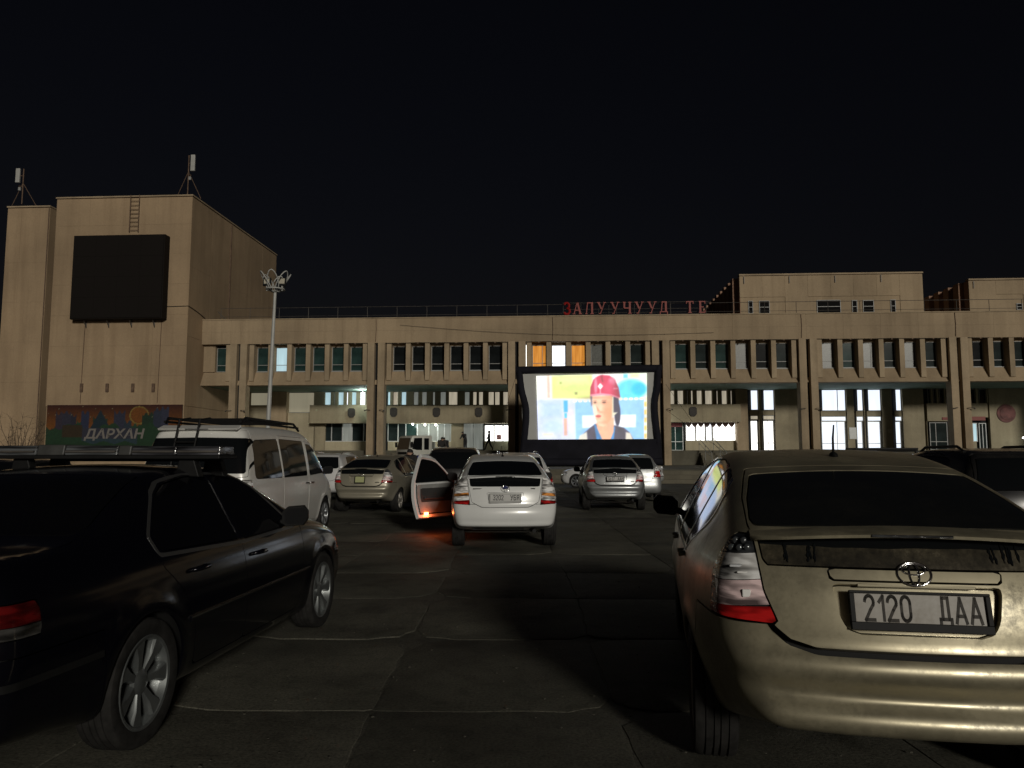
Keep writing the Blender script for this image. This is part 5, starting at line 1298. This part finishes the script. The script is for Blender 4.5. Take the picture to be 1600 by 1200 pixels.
poly([(735,330),(860,318),(980,335),(1075,372),(1060,385),(980,352),(860,342),(735,352)], (244,150,170), 8); poly([(852,200),(884,238),(852,280),(822,238)], (250,248,240), 8); rect(846, 856, 280, 322, (246,190,200), 6)
def vnoise(sx, sy, seed):
    r_ = np.random.default_rng(seed); g = r_.random((sx+2, sy+2)); u_ = U*sx; v_ = Vd*sy; a_ = u_.astype(int); b_ = v_.astype(int); fu = u_-a_; fv = v_-b_; fu = fu*fu*(3-2*fu); fv = fv*fv*(3-2*fv)
    return (g[a_, b_]*(1-fu)+g[a_+1, b_]*fu)*(1-fv) + (g[a_, b_+1]*(1-fu)+g[a_+1, b_+1]*fu)*fv
face = soft(sdpoly([(758,350),(985,345),(990,500),(975,620),(930,680),(880,700),(830,690),(800,640),(780,560),(760,470)], X, Y), 16)
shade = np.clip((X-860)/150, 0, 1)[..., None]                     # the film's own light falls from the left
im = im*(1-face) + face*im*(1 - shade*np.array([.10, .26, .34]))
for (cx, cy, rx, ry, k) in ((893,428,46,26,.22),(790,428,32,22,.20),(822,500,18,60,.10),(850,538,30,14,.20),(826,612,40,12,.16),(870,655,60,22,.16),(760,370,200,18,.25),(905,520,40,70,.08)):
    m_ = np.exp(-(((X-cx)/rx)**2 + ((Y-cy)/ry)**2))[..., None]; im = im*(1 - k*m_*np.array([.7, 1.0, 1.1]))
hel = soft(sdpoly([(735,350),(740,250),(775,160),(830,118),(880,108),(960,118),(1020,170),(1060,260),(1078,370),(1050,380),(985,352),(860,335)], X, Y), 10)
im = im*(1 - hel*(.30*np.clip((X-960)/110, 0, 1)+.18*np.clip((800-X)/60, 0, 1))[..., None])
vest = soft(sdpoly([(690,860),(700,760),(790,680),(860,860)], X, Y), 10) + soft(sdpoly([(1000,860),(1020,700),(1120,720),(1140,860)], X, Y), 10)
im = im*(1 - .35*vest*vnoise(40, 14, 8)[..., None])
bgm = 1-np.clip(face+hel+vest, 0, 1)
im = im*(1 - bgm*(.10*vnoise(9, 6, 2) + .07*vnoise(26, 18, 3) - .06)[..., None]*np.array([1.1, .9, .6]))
im = im*(1 - .05*vnoise(90, 60, 4)[..., None])
for _ in range(1):
    im[1:-1] = .25*im[:-2] + .5*im[1:-1] + .25*im[2:]; im[:, 1:-1] = .25*im[:, :-2] + .5*im[:, 1:-1] + .25*im[:, 2:]
im = np.clip(im*1.06, 0, 1)**2.2
C4 = [Vector(pp(838,588)), Vector(pp(1010,583.5)), Vector(pp(1010,686)), Vector(pp(841,688))]
def pic(u, v): p = C4[0].lerp(C4[1], u).lerp(C4[3].lerp(C4[2], u), 1-v); return (p.x, p.y-.26, p.z)
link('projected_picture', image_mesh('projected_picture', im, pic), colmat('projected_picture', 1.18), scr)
for a, b in (((1040,600),(1105,692)), ((1040,640),(1132,706)), ((809,580),(770,700))):
    MB().tube([pp(*a), pp(*b, SOFF+3)], .012, 5).obj('guy_rope', M['cable'], scr)

# ------------------------------------------------------------------ handrails of the porch stairs
M['rail'] = plain('pale_handrail', (.45,.46,.45), .4, .5)
for px, lb in ((1097, 'pale handrail left of the porch stairs'), (1120, 'pale handrail right of the porch stairs')):
    r = tag(empty('handrail', BO, -TH), lb, 'handrail', 'handrails of the porch stairs')
    s, _ = fb(px, 690, 0); a, b = (s, 1.4, ZP+1.0), (s+.55, -1.1, 1.75)
    MB().tube([a, b], .03, 6).obj('top_rail', M['rail'], r); MB().tube([(a[0], a[1], a[2]-.4), (b[0], b[1], b[2]-.4)], .02, 6).obj('mid_rail', M['rail'], r)
    for w in (0, .5, 1): p = Vector(a).lerp(Vector(b), w); MB().tube([p, (p.x, p.y, .73 if w else ZP)], .022, 6).obj('post', M['rail'], r)

# ------------------------------------------------------------------ lamp post
LY = 36.0; lx, lz = gp(430, 456, LY); bx_, _ = gp(421, 660, LY)
lamp = tag(empty('street_lamp', (lx, LY, 0)), 'tall white lamp post with petal hoops and two unlit floodlights', 'street lamp')
MB().tube([(-.22, 0, 0), (-.15, 0, 3), (0, 0, lz)], [.12, .105, .07], 12).obj('pole', M['pole_paint'], lamp, smooth=40)
MB().tube([(.42*math.cos(2*math.pi*k/20), .42*math.sin(2*math.pi*k/20), lz+.12) for k in range(20)], .035, 8, closed=True).obj('ring', M['pole_paint'], lamp, smooth=0)
for k in range(6):
    a = R(30 + 60*k); d = Vector((math.cos(a), math.sin(a), 0)); tn = Vector((-math.sin(a), math.cos(a), 0)); pts = []
    for q in range(20):
        t = 2*math.pi*q/20; w = math.sin(t)*.26; h = (1-math.cos(t))*.5
        o = .10 + .62*h*.9 + .05; pts.append(d*o + tn*w*(1 - .35*(h-.5)) + Vector((0, 0, lz+.0+h*.92)))
    MB().tube(pts, .028, 6, closed=True).obj('petal_hoop', M['pole_paint'], lamp, smooth=0)
for sx in (-.36, .36):
    h = MB(); h.cbox((0, 0, 0), (.36, .14, .40)); fo = h.obj('floodlight', M['trim'], lamp, (sx, -.12, lz+.45), (R(-8), 0, 0), bevel=.02)
    MB().cbox((0, -.075, .02), (.26, .01, .26)).obj('lamp_glass', plain('dull_lamp_glass', (.45,.42,.34), .3), fo); MB().tube([(0, 0, -.2), (0, .05, -.42)], .03, 6).obj('mount', M['pole_paint'], fo)

# ------------------------------------------------------------------ small truck on the terrace
TY = 47.0; tx, _ = gp(680, 700, TY)
tr = tag(empty('small_truck', (tx, TY, .72), R(-55)), 'small white flatbed truck with two people in its bed', 'truck')
M['truck'] = paint('truck_white', (.55,.55,.50), .0, .4, .4); M['bed'] = plain('bed_panel', (.40,.42,.38), .7, var=.25, vs=2)
# local: +Y towards the cab front reversed so the cab looks at the camera's left; cab at -Y end
def truck():
    w = .84
    cab = [(-2.15,.45),(-2.22,.62),(-2.20,1.10),(-2.02,1.88),(-1.90,1.95),(-.75,1.97),(-.68,1.90),(-.68,.45)]
    MB().prism(cab, 'x', -w, w).obj('cab', M['truck'], tr, bevel=.04, smooth=35)
    ws = [(-2.213,1.14),(-2.045,1.82)]
    MB().add([(-.74,ws[0][0],ws[0][1]),(.74,ws[0][0],ws[0][1]),(.68,ws[1][0]-.012,ws[1][1]),(-.68,ws[1][0]-.012,ws[1][1]),(-.74,ws[0][0]+.05,ws[0][1]),(.74,ws[0][0]+.05,ws[0][1]),(.68,ws[1][0]+.04,ws[1][1]),(-.68,ws[1][0]+.04,ws[1][1])],[(0,1,2,3),(7,6,5,4),(0,4,5,1),(1,5,6,2),(2,6,7,3),(3,7,4,0)]).obj('windscreen', M['glass'], tr)
    for sg in (-1, 1):
        for nm, pl in (('door_window', [(-2.0,1.16),(-1.88,1.80),(-1.36,1.82),(-1.36,1.10),(-1.7,1.10)]), ('rear_cab_window', [(-1.22,1.12),(-1.22,1.80),(-.90,1.80),(-.90,1.12)])):
            MB().prism(pl, 'x', sg*(w-.02), sg*(w+.006)).obj(nm, M['glass'], tr)
        MB().prism([(-2.12,.55),(-2.12,1.06),(-1.30,1.06),(-1.30,.55)], 'x', sg*(w-.02), sg*(w+.004)).obj('door', M['truck'], tr, bevel=.01)
        MB().cbox((sg*1.02, -2.12, 1.42), (.05, .14, .30)).tube([(sg*.84, -2.1, 1.6), (sg*1.02, -2.12, 1.5)], .015, 6).obj('wing_mirror', M['trim'], tr, bevel=.01)
        MB().cbox((sg*.60, -2.215, .72), (.30, .04, .16)).obj('headlamp', M['lens_head'], tr, bevel=.015)
        MB().cbox((sg*.80, -2.20, .70), (.08, .08, .14)).obj('indicator', M['lens_amber'], tr, bevel=.01)
        MB().cbox((sg*.86, .95, 1.05), (.05, 2.9, .45)).obj('bed_side', M['bed'], tr, bevel=.01)
        for q in range(4): box('bed_rib', M['bed'], tr, sg*.885-.015, sg*.885+.015, -.35+.85*q, -.29+.85*q, .84, 1.27)
        for ay, nm in ((-1.55, 'front'), (1.25, 'rear')):
            wl = link('wheel', WT['tyre'], M['tyre'], tr, (sg*.70, ay, .31), (0, 0, 0 if sg > 0 else math.pi))
            for k in ('rim', 'spokes', 'hub_cap'): link(k, WT[k], M['frame'], wl)
    MB().cbox((0, -2.23, .47), (1.6, .12, .2)).obj('bumper', M['trim'], tr, bevel=.02)
    MB().cbox((0, -2.225, .92), (1.1, .03, .14)).obj('grille', M['trim'], tr, bevel=.01)
    MB().cbox((0, .95, .80), (1.68, 2.9, .10)).obj('bed_floor', M['bed'], tr); MB().cbox((0, 2.42, 1.05), (1.74, .05, .45)).obj('tailgate', M['bed'], tr, bevel=.01); MB().cbox((0, -.5, 1.2), (1.74, .06, .8)).obj('headboard', M['bed'], tr, bevel=.01)
    MB().cbox((0, .5, .55), (.8, 4.2, .2)).obj('chassis', M['shell'], tr)
WT = wheel_meshes(.31, .18, 6, .19); truck()

# ------------------------------------------------------------------ people
def person(label, loc, rz, joints, top=(.02,.02,.022), legs=(.015,.015,.018), group=None, hair=(.008,.007,.006)):
    """joints: dict with offsets from a standing pose, metres"""
    J = dict(pel=(0,0,.95), spine=(0,0,1.15), chest=(0,0,1.35), neck=(0,0,1.48), head=(0,0,1.60), crown=(0,0,1.70),
             lsh=(-.19,0,1.42), lel=(-.24,0,1.13), lwr=(-.25,-.04,.88), lha=(-.25,-.06,.78), rsh=(.19,0,1.42), rel=(.24,0,1.13), rwr=(.25,-.04,.88), rha=(.25,-.06,.78),
             lhp=(-.10,0,.90), lkn=(-.11,-.02,.50), lan=(-.11,0,.09), lto=(-.12,-.16,.04), rhp=(.10,0,.90), rkn=(.11,-.02,.50), ran=(.11,0,.09), rto=(.12,-.16,.04))
    J.update(joints)
    rad = dict(pel=(.15,.12), spine=(.145,.11), chest=(.165,.12), neck=(.06,.06), head=(.085,.10), crown=(.06,.07), lsh=(.075,.075), lel=(.052,.052), lwr=(.040,.040), lha=(.045,.03), rsh=(.075,.075), rel=(.052,.052), rwr=(.040,.040), rha=(.045,.03),
               lhp=(.095,.095), lkn=(.068,.068), lan=(.055,.055), lto=(.045,.04), rhp=(.095,.095), rkn=(.068,.068), ran=(.055,.055), rto=(.045,.04))
    names = list(J); E = [('pel','spine'),('spine','chest'),('chest','neck'),('neck','head'),('head','crown'),('chest','lsh'),('lsh','lel'),('lel','lwr'),('lwr','lha'),('chest','rsh'),('rsh','rel'),('rel','rwr'),('rwr','rha'),('pel','lhp'),('lhp','lkn'),('lkn','lan'),('lan','lto'),('pel','rhp'),('rhp','rkn'),('rkn','ran'),('ran','rto')]
    me = bpy.data.meshes.new('p'); me.from_pydata([J[n] for n in names], [(names.index(a), names.index(b)) for a, b in E], [])
    o = bpy.data.objects.new('person', me); COL.objects.link(o)
    md = o.modifiers.new('skin', 'SKIN'); md.use_smooth_shade = True
    for i, n in enumerate(names): sv = me.skin_vertices[0].data[i]; sv.radius = tuple(1.2*q for q in rad[n]); sv.use_root = (n == 'pel')
    sb = o.modifiers.new('sub', 'SUBSURF'); sb.levels = 1; sb.render_levels = 1
    dg = bpy.context.evaluated_depsgraph_get(); m2 = bpy.data.meshes.new_from_object(o.evaluated_get(dg)); bpy.data.objects.remove(o)
    m2.name = 'person'; m2.materials.clear()
    # colours by height along the body: jacket, trousers, skin
    mats = [plain('jacket', top, .85, var=.2), plain('trousers', legs, .85), SKIN, plain('hair', hair, .7)]
    for m_ in mats: m2.materials.append(m_)
    H = Vector(J['head']); K = Vector(J['neck']); wr = [Vector(J['lwr']), Vector(J['rwr'])]; ha = [Vector(J['lha']), Vector(J['rha'])]; pz = J['pel'][2]
    for p in m2.polygons:
        c = p.center; p.use_smooth = True
        if (c-H).length < .17 and c.z > K.z+.0: p.material_index = 2 if (c.y-H.y) < -.005 and c.z < H.z+.06 else 3
        elif min((c-h).length for h in ha) < .075: p.material_index = 2
        elif c.z < pz-.06 and min((c-w).length for w in wr) > .1: p.material_index = 1
        else: p.material_index = 0
    r = bpy.data.objects.new('person', m2); COL.objects.link(r); r.location = loc; r.rotation_euler = (0, 0, rz)
    fc = MB(); fc.ball((H.x, H.y-.105, H.z-.01), .018, 8, 5); fc.ball((H.x-.085, H.y, H.z), .024, 8, 5, (.5,.8,1.2)); fc.ball((H.x+.085, H.y, H.z), .024, 8, 5, (.5,.8,1.2))
    fc.obj('face_features', SKIN, r, smooth=0)
    hr = MB(); hr.ball((H.x, H.y+.015, H.z+.05), .105, 14, 8, (.95,1.05,.9)); hr.obj('hair', mats[3], r, smooth=0)
    return tag(r, label, 'person', group)
SKIN = plain('skin', (.38,.24,.17), .55)
def place(px, py, y, z): x, _ = gp(px, py, y); return (x, y, z)
walk = dict(lkn=(-.10,-.22,.53), lan=(-.10,-.30,.12), lto=(-.10,-.44,.07), rkn=(.10,.10,.50), ran=(.10,.34,.16), rto=(.10,.24,.05), lel=(-.24,.10,1.15), lwr=(-.24,.06,.90), lha=(-.24,.03,.82), rel=(.24,-.12,1.15), rwr=(.22,-.26,.98), rha=(.21,-.32,.92))
lean = dict(spine=(0,-.06,1.14), chest=(0,-.18,1.30), neck=(0,-.27,1.40), head=(0,-.36,1.48), crown=(0,-.40,1.56), lsh=(-.19,-.18,1.36), lel=(-.24,-.30,1.10), lwr=(-.2,-.48,1.0), lha=(-.19,-.56,.98), rsh=(.19,-.18,1.36), rel=(.24,-.30,1.10), rwr=(.2,-.48,1.0), rha=(.19,-.56,.98))
person('dark figure walking on the porch before the bright window', place(764, 703, 66.8, 1.95), R(-80), walk, top=(.05,.06,.075))
person('dark figure bending forward beside the truck tail', place(727, 706, 66.6, 1.95), R(-40), lean)
def squat(dx=0.0):
    d = {k: (v[0], v[1]+.02, v[2]-.58) for k, v in dict(lean, pel=(0,0,.95)).items()}
    d.update(lhp=(-.10,0,.33), lkn=(-.13,-.36,.50), lan=(-.12,-.30,.09), lto=(-.12,-.44,.05), rhp=(.10,0,.33), rkn=(.13,-.36,.48), ran=(.12,-.28,.09), rto=(.12,-.42,.05)); return d
person('person in dark coat crouching left in the truck bed', place(689, 690, 47.2, .72+.86), R(20), squat(), top=(.03,.028,.026), group=None)
person('person in black coat crouching right in the truck bed', place(698, 690, 47.6, .72+.86), R(-30), squat(), top=(.012,.012,.013))
person('person in dark jacket standing between the silver car and truck', place(641, 722, 25.0, 0), R(-25), dict(head=(.02,-.06,1.55), crown=(.02,-.07,1.65), rel=(.26,-.10,1.16), rwr=(.12,-.30,1.22), rha=(.06,-.36,1.26)), top=(.02,.018,.018))


# ------------------------------------------------------------------ cars
champ = paint('champagne_dusty_paint', (.44,.395,.275), .8, .30, .7, (.15,.13,.082))
silver_g = paint('grey_silver_paint', (.45,.47,.48), .7, .36, .25); silver_d = paint('dusty_beige_silver_paint', (.42,.39,.31), .6, .4, .5)
white_p = paint('pearl_white_paint', (.80,.81,.80), .05, .28, .10); white_v = paint('van_white_paint', (.76,.755,.72), .05, .3, .18); black_p = paint('black_paint', (.003,.003,.005), .0, .14, .0, (.03,.027,.02), .35)
[setattr(n.inputs['Specular IOR Level'], 'default_value', .22) for n in black_p.node_tree.nodes if n.type == 'BSDF_PRINCIPLED']
blue_p = paint('blue_paint', (.01,.05,.35), .2, .3, .1); dark_p = paint('dark_grey_paint', (.02,.02,.022), .3, .25, .1); white_s = paint('white_paint', (.6,.6,.6), .0, .3, .1)
# --- second-generation liftback, three of them
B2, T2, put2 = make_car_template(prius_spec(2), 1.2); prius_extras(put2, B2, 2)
nb = len(T2)
def plated(T, B, fn):
    T_ = list(T)
    def put_(name, me, mk, par=None, loc=(0,0,0), rot=(0,0,0)): T_.append((name, me, mk, par, loc, rot)); return len(T_)-1
    fn(put_); return T_
def near_plate(p_):
    plate_parts(p_, B2, .858, .47, .108, [('2120', -.115, .175), ('ДАА', .145, .155)], 0, 'plate_dirty', 'ink_dusty', 'trim', 0, -.012, .125)
    # wipe marks in the dust on the lower glass
    rs = random.Random(11)
    for x0 in (-.475, -.462, -.385, -.372, -.36, .30, .315, .345, .36, .372, .40):
        z0, z1 = 1.012+.02*rs.random(), 1.075+.04*rs.random(); v = []; sl = rs.uniform(-.12, .12)
        for q, z in enumerate(np.linspace(z0, z1, 9)):
            xx = x0 + sl*(z-z0) + rs.uniform(-.002, .002); w = rs.uniform(.003, .011)*(1 if 0 < q < 8 else .3); tt = B2.rear_t(xx, z)-.0022; v += [(xx-w/2, tt, z), (xx+w/2, tt, z)]
        p_('wipe_mark', pydata('wipe_mark', v, [(2*k, 2*k+1, 2*k+3, 2*k+2) for k in range(8)]), 'glass')
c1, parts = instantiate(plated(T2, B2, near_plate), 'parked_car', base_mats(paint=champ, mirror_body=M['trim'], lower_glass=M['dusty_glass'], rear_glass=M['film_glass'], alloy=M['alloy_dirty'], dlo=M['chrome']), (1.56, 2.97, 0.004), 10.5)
tag(c1, 'dusty champagne liftback nearest at the right, plate 2120', 'car')
def right_plate(p_): plate_parts(p_, B2, .858, .44, .10, [('06 07', -.105, .17), ('ААН', .13, .15)], 0, 'plate', 'ink', 'trim', 0, -.012, .1)
c2, parts = instantiate(plated(T2, B2, right_plate), 'parked_car', base_mats(paint=silver_g, mirror_body=M['trim'], alloy=M['alloy']), (2.72, 20.3, 0.004), 3.0)
tag(c2, 'clean silver grey liftback in the second row right of the white one', 'car')
def left_plate(p_): plate_parts(p_, B2, .858, .24, .15, [], 0, 'plate_green', 'ink', 'trim', -.02, -.012, .1)
c3, parts = instantiate(plated(T2, B2, left_plate), 'parked_car', base_mats(paint=silver_d, mirror_body=M['trim'], alloy=M['alloy_dirty']), (-3.86, 19.6, 0.004), 8.0)
tag(c3, 'dusty silver liftback with a small yellow green plate beside the van', 'car')
# --- third-generation liftback with its front door open
B3, T3, put3 = make_car_template(prius_spec(3, True), .8); prius_extras(put3, B3, 3)
def bw_plate(p_):
    plate_parts(p_, B3, .812, .46, .105, [('3202', -.11, .165), ('УБЯ', .145, .14)], 0, 'plate', 'ink', 'frame', 0, .002, .1)
    for x0, w in ((-.42, .16), (.43, .07)): p_('badge', MB().cbox((x0, B3.rear_t(x0, .945)-.004, .945), (w, .008, .018)).mesh('badge', None, .003), 'chrome')
c4, parts = instantiate(plated(T3, B3, bw_plate), 'parked_car', base_mats(paint=white_p, mirror_body=M['trim'], alloy=M['alloy']), (-.10, 11.9, 0.004), -2.5)
tag(c4, 'white liftback with its left front door standing open, plate 3202', 'car')
# open door
spd = B3.sp; Vv = B3.V; t3, z3, x3 = Vv[:, 1], Vv[:, 2], Vv[:, 0]
dpoly = dict(spd['doors'])['front_door']; gpoly = dict(spd['side_glass'])['front_window']
df = mx(sdpoly(dpoly, t3, z3), .3-np.abs(x3), x3); gf = mx(sdpoly(gpoly, t3, z3), .3-np.abs(x3), x3)
hinge = Vector((-B3.side_x(3.33, .7)+.0, 3.33, 0))
M['trim_grey'] = plain('grey_door_lining', (.26,.26,.25), .75, var=.15, vs=6); M['trim_dark'] = plain('dark_door_lining', (.035,.033,.032), .8)
dr = empty('open_door', hinge, R(-38), c4); dr.rotation_euler = (0, R(-9), R(-38))
def dput(name, fv, mat, thick, inset, flip=False):
    me = B3.panel(fv, name, thick, inset, flip)
    co = np.empty(len(me.vertices)*3); me.vertices.foreach_get('co', co); co = co.reshape(-1, 3) - np.array(hinge); me.vertices.foreach_set('co', co.ravel()); me.update()
    return link(name, me, mat, dr)
dput('door_skin', mx(df, -gf), white_p, .07, 0); dput('door_edge', mx(df, -gf-.0), white_p, .002, .07, True)
dput('door_glass', gf+.002, M['glass'], .006, .03); dput('glass_inside', gf+.002, M['glass'], .002, .04, True)
lin = mx(df+.075, -(gf-.03), z3-.965)
dput('door_lining', lin, M['trim_grey'], .002, .085, True); dput('lining_insert', mx(lin+.07, .58-z3, z3-.86), M['trim_dark'], .002, .10, True)
dput('door_seal', mx(df+.045, -(df+.075), -gf+.01), M['trim'], .002, .082, True)
xs = -B3.side_x(2.35, .5)
arm = MB().cbox((xs+.13-hinge.x, 2.65-3.33, .66), (.06, .55, .05)).obj('armrest', M['trim_dark'], dr, bevel=.015)
M['courtesy'] = emit('courtesy_lamp', (1.0,.33,.07), 16)
cl = MB().cbox((0,0,0), (.02,.10,.045)).obj('courtesy_lamp', M['courtesy'], dr, (xs+.115-hinge.x, 2.40-3.33, .375), bevel=.004)
ldt = bpy.data.lights.new('courtesy_light', 'POINT'); ldt.energy = 4.0; ldt.color = (1.0,.15,.035); ldt.shadow_soft_size = .03
lo = bpy.data.objects.new('courtesy_light', ldt); COL.objects.link(lo); lo.parent = dr; lo.location = (xs+.20-hinge.x, 2.40-3.33, .33)
M['black_glass'] = plain('black_film_glass', (.004,.004,.005), .08, 0, 0, .25)
# --- black saloon with a roof light bar
BS, TS, putS = make_car_template(sedan_spec())
c5, parts = instantiate(TS, 'parked_car', base_mats(paint=black_p, side_glass=M['black_glass'], rear_glass=M['black_glass'], mirror_body=M['trim'], strip=M['trim'], dlo=plain('dull_window_trim', (.10,.10,.10), .35, .6), alloy=plain('dim_alloy_wheel', (.15,.16,.16), .4, .6, .2, var=.2, vs=9), lens_red_dim=lens('dim_red_lens', (.07,.003,.003)), lens_clear_dim=lens('dim_clear_lens', (.06,.058,.055))), (-2.80, 2.98, 0.0), 4.7)
tag(c5, 'glossy black saloon with a roof light bar nearest at the left', 'car')
tb = 2.08; zb = BS.top_z(0, tb)+.045
bar = MB().box(-.80, .80, tb-.13, tb+.13, zb-.012, zb+.012).obj('light_bar', M['trim'], c5, bevel=.006)
M['bar_clear'] = lens('clear_light_bar_lens', (.06,.063,.066), .15, 9, axis=(.3,1,6)); M['bar_grey'] = plain('grey_light_bar_module', (.05,.05,.048), .5, var=.3, vs=12); M['bar_dark'] = lens('dark_light_bar_lens', (.05,.05,.055), .15, 9, axis=(.3,1,6))
for (a, b, mk, h) in ((-.79,-.44,'bar_clear',.075),(-.435,-.25,'bar_grey',.080),(-.245,.11,'bar_clear',.075),(.115,.20,'bar_grey',.075),(.205,.50,'bar_dark',.07),(.505,.79,'bar_dark',.07)):
    q = [(tb-.11,zb+.012),(tb-.095,zb+h),(tb+.095,zb+h),(tb+.11,zb+.012)]; MB().prism(q, 'x', a, b).obj('light_module', M[mk], bar, bevel=.008)
    if mk != 'bar_grey': MB().box(a+.01, b-.01, tb-.118, tb-.10, zb+.03, zb+.042).obj('reflector_strip', M['steel'], bar)
for sg in (-1, 1):
    for dt in (-.05, .30):
        xx = sg*.56; zz = BS.top_z(xx, tb+dt); MB().prism([(xx-.07*1,zz-.02),(xx+.09,zz-.03),(xx+.05,zb-.01),(xx-.05,zb-.01)], 'y', tb+dt-.035, tb+dt+.035).obj('bar_foot', M['trim'], bar, bevel=.008)
    
MB().box(-.62, .62, tb+.28, tb+.32, zb-.03, zb-.008).obj('rear_cross_bar', M['trim'], bar, bevel=.006)
# --- white van
BV, TV, putV = make_car_template(van_spec(), .8)
c6, parts = instantiate(TV, 'parked_van', base_mats(paint=white_v, mirror_body=M['trim'], alloy=M['alloy']), (-4.80, 11.45, 0.004), 3.5)
tag(c6, 'white minivan with dark windows, roof rack and rear ladder', 'van')
zr = 1.94; rk = empty('roof_rack', (0, 0, 0), 0, c6)
for sg in (-1, 1): MB().tube([(sg*.60, .45, zr+.02), (sg*.62, .55, zr+.10), (sg*.62, 2.7, zr+.09), (sg*.58, 3.1, zr-.02)], .022, 8).obj('side_rail', M['trim'], rk, smooth=40); MB().tube([(sg*.60,.4,zr+.04),(sg*.60,3.0,zr+.03)], .02, 6).obj('lower_rail', M['trim'], rk, smooth=40)
for q in range(8): MB().tube([(-.62, .55+.30*q, zr+.085), (.62, .55+.30*q, zr+.085)], .014, 6).obj('cross_bar', M['trim'], rk, smooth=40)
lad = empty('rear_ladder', (0, 0, 0), 0, c6)
for xx in (-.30, .02): MB().tube([(xx, .62, zr+.10), (xx, .28, zr+.06), (xx, BV.rear_t(xx, 1.6)-.05, 1.6), (xx, BV.rear_t(xx, 1.1)-.06, 1.1), (xx, BV.rear_t(xx, .85)-.04, .85)], .018, 8).obj('ladder_rail', M['trim'], lad, smooth=40)
for z in (1.0, 1.22, 1.44, 1.66): MB().tube([(-.30, BV.rear_t(-.14, z)-.055, z), (.02, BV.rear_t(-.14, z)-.055, z)], .013, 6).obj('ladder_rung', M['trim'], lad, smooth=40)
MB().prism([(.22,1.865),(.40,1.925),(.40,1.88),(.25,1.84)], 'x', -.62, .62).obj('rear_spoiler', white_v, c6, bevel=.008)
MB().cbox((0, .225, 1.858), (.36, .03, .012)).obj('brake_light', M['lens_dark'], c6)
# --- smaller cars further off
BH, TH_, _ = make_car_template(hatch_spec(), .45); BW, TW_, _ = make_car_template(hatch_spec(1.55, 4.5, 1.04), .45); BSU, TSU, _ = make_car_template(hatch_spec(1.68, 4.5, 1.06), .45); BSd, TSd, _ = make_car_template(sedan_spec(), .4)
def small(T, paintm, x, y, yaw, label, name='parked_car', rack=None, B=None):
    r, parts = instantiate(T, name, base_mats(paint=paintm, mirror_body=M['trim']), (x, y, 0.004), yaw); tag(r, label, 'car')
    if rack:
        for sg in (-1, 1):
            xx = .50*sg; z = B.top_z(xx, 1.6); MB().tube([(xx, .75, B.top_z(xx, .75)), (xx, .95, z+.035), (xx, 2.0, z+.035), (xx, 2.2, B.top_z(xx, 2.2))], .018, 8).obj('roof_rail', M['chrome' if rack == 2 else 'trim'], r, smooth=40)
    return r
def at(px, y): return gp(px, 730, y)[0]
small(TH_, silver_g, at(986, 25.5), 24.5, 4, 'silver hatchback half hidden behind the silver grey liftback')
small(TSd, white_s, at(1036, 35), 35.0, -72, 'white saloon standing crosswise before the screen')
small(TW_, white_s, at(812, 20.5), 19.0, -3, 'white estate with roof rails just ahead of the white liftback', rack=2, B=BW)
small(TSU, dark_p, at(713, 19.5), 18.6, -3, 'dark estate with black rear window behind the open door', rack=0)
small(TH_, blue_p, at(672, 27), 26, 3, 'bright blue hatchback partly hidden by the open door')
small(TW_, white_s, at(512, 26), 24.8, 4, 'white car with roof rails between the van and dusty silver liftback', rack=2, B=BW)
small(TW_, dark_p, 5.9, 8.6, 9, 'dark estate with roof rails at the right edge', rack=1, B=BW)
small(TSd, dark_p, -9.6, 12.8, 4, 'dark saloon at the left edge beyond the light bar')
rc = small(TSd, dark_p, at(1380, 15.5), 14.0, 6, 'dark saloon with a flat roof rack hidden behind the champagne liftback')
zz = BSd.top_z(0, 2.0); rr = empty('roof_rack', (0, 0, 0), 0, rc)
for q in range(2): MB().tube([(-.62, 1.75+.5*q, zz+.16), (.62, 1.75+.5*q, zz+.16)], .022, 6).obj('cross_bar', M['trim'], rr)
MB().box(-.62, .62, 1.70, 2.30, zz+.18, zz+.22).obj('rack_board', M['trim'], rr, bevel=.01)
for sg in (-1, 1): MB().box(sg*.6-.03, sg*.6+.03, 1.72, 1.78, zz-.06, zz+.16).obj('rack_foot', M['trim'], rr)
# leafless bush beside the left tower
def bush(px, y, h, label):
    x, _ = gp(px, 690, y); r = tag(empty('bush', (x, y, .0)), label, 'bush'); m = MB(); tw_ = MB()
    rs = random.Random(5)
    for k in range(26):
        a = rs.uniform(0, 6.28); le = h*rs.uniform(.6, 1); p = Vector((0, 0, .0)); d = Vector((math.cos(a)*.35, math.sin(a)*.35, 1)).normalized(); pts = [p.copy()]
        for q in range(5): p = p + d*le/5; d = (d + Vector((rs.uniform(-.25,.25), rs.uniform(-.25,.25), .05))).normalized(); pts.append(p.copy())
        m.tube(pts, [.03*(1-i/6) + .004 for i in range(6)], 5)
        for q in range(14):
            b = pts[rs.randint(2, 5)]; e = b + Vector((rs.uniform(-.5,.5), rs.uniform(-.5,.5), rs.uniform(.05,.5))); tw_.tube([b, b.lerp(e, .5)+Vector((0,0,.03)), e], [.009,.006,.003], 3)
    m.obj('branches', M['twig'], r); tag(tw_.obj('twigs', M['twig'], r), kind='stuff')
M['twig'] = plain('dry_twig', (.07,.05,.035), .9)
bush(30, 55, 4.4, 'leafless brown bush at the foot of the far left tower')
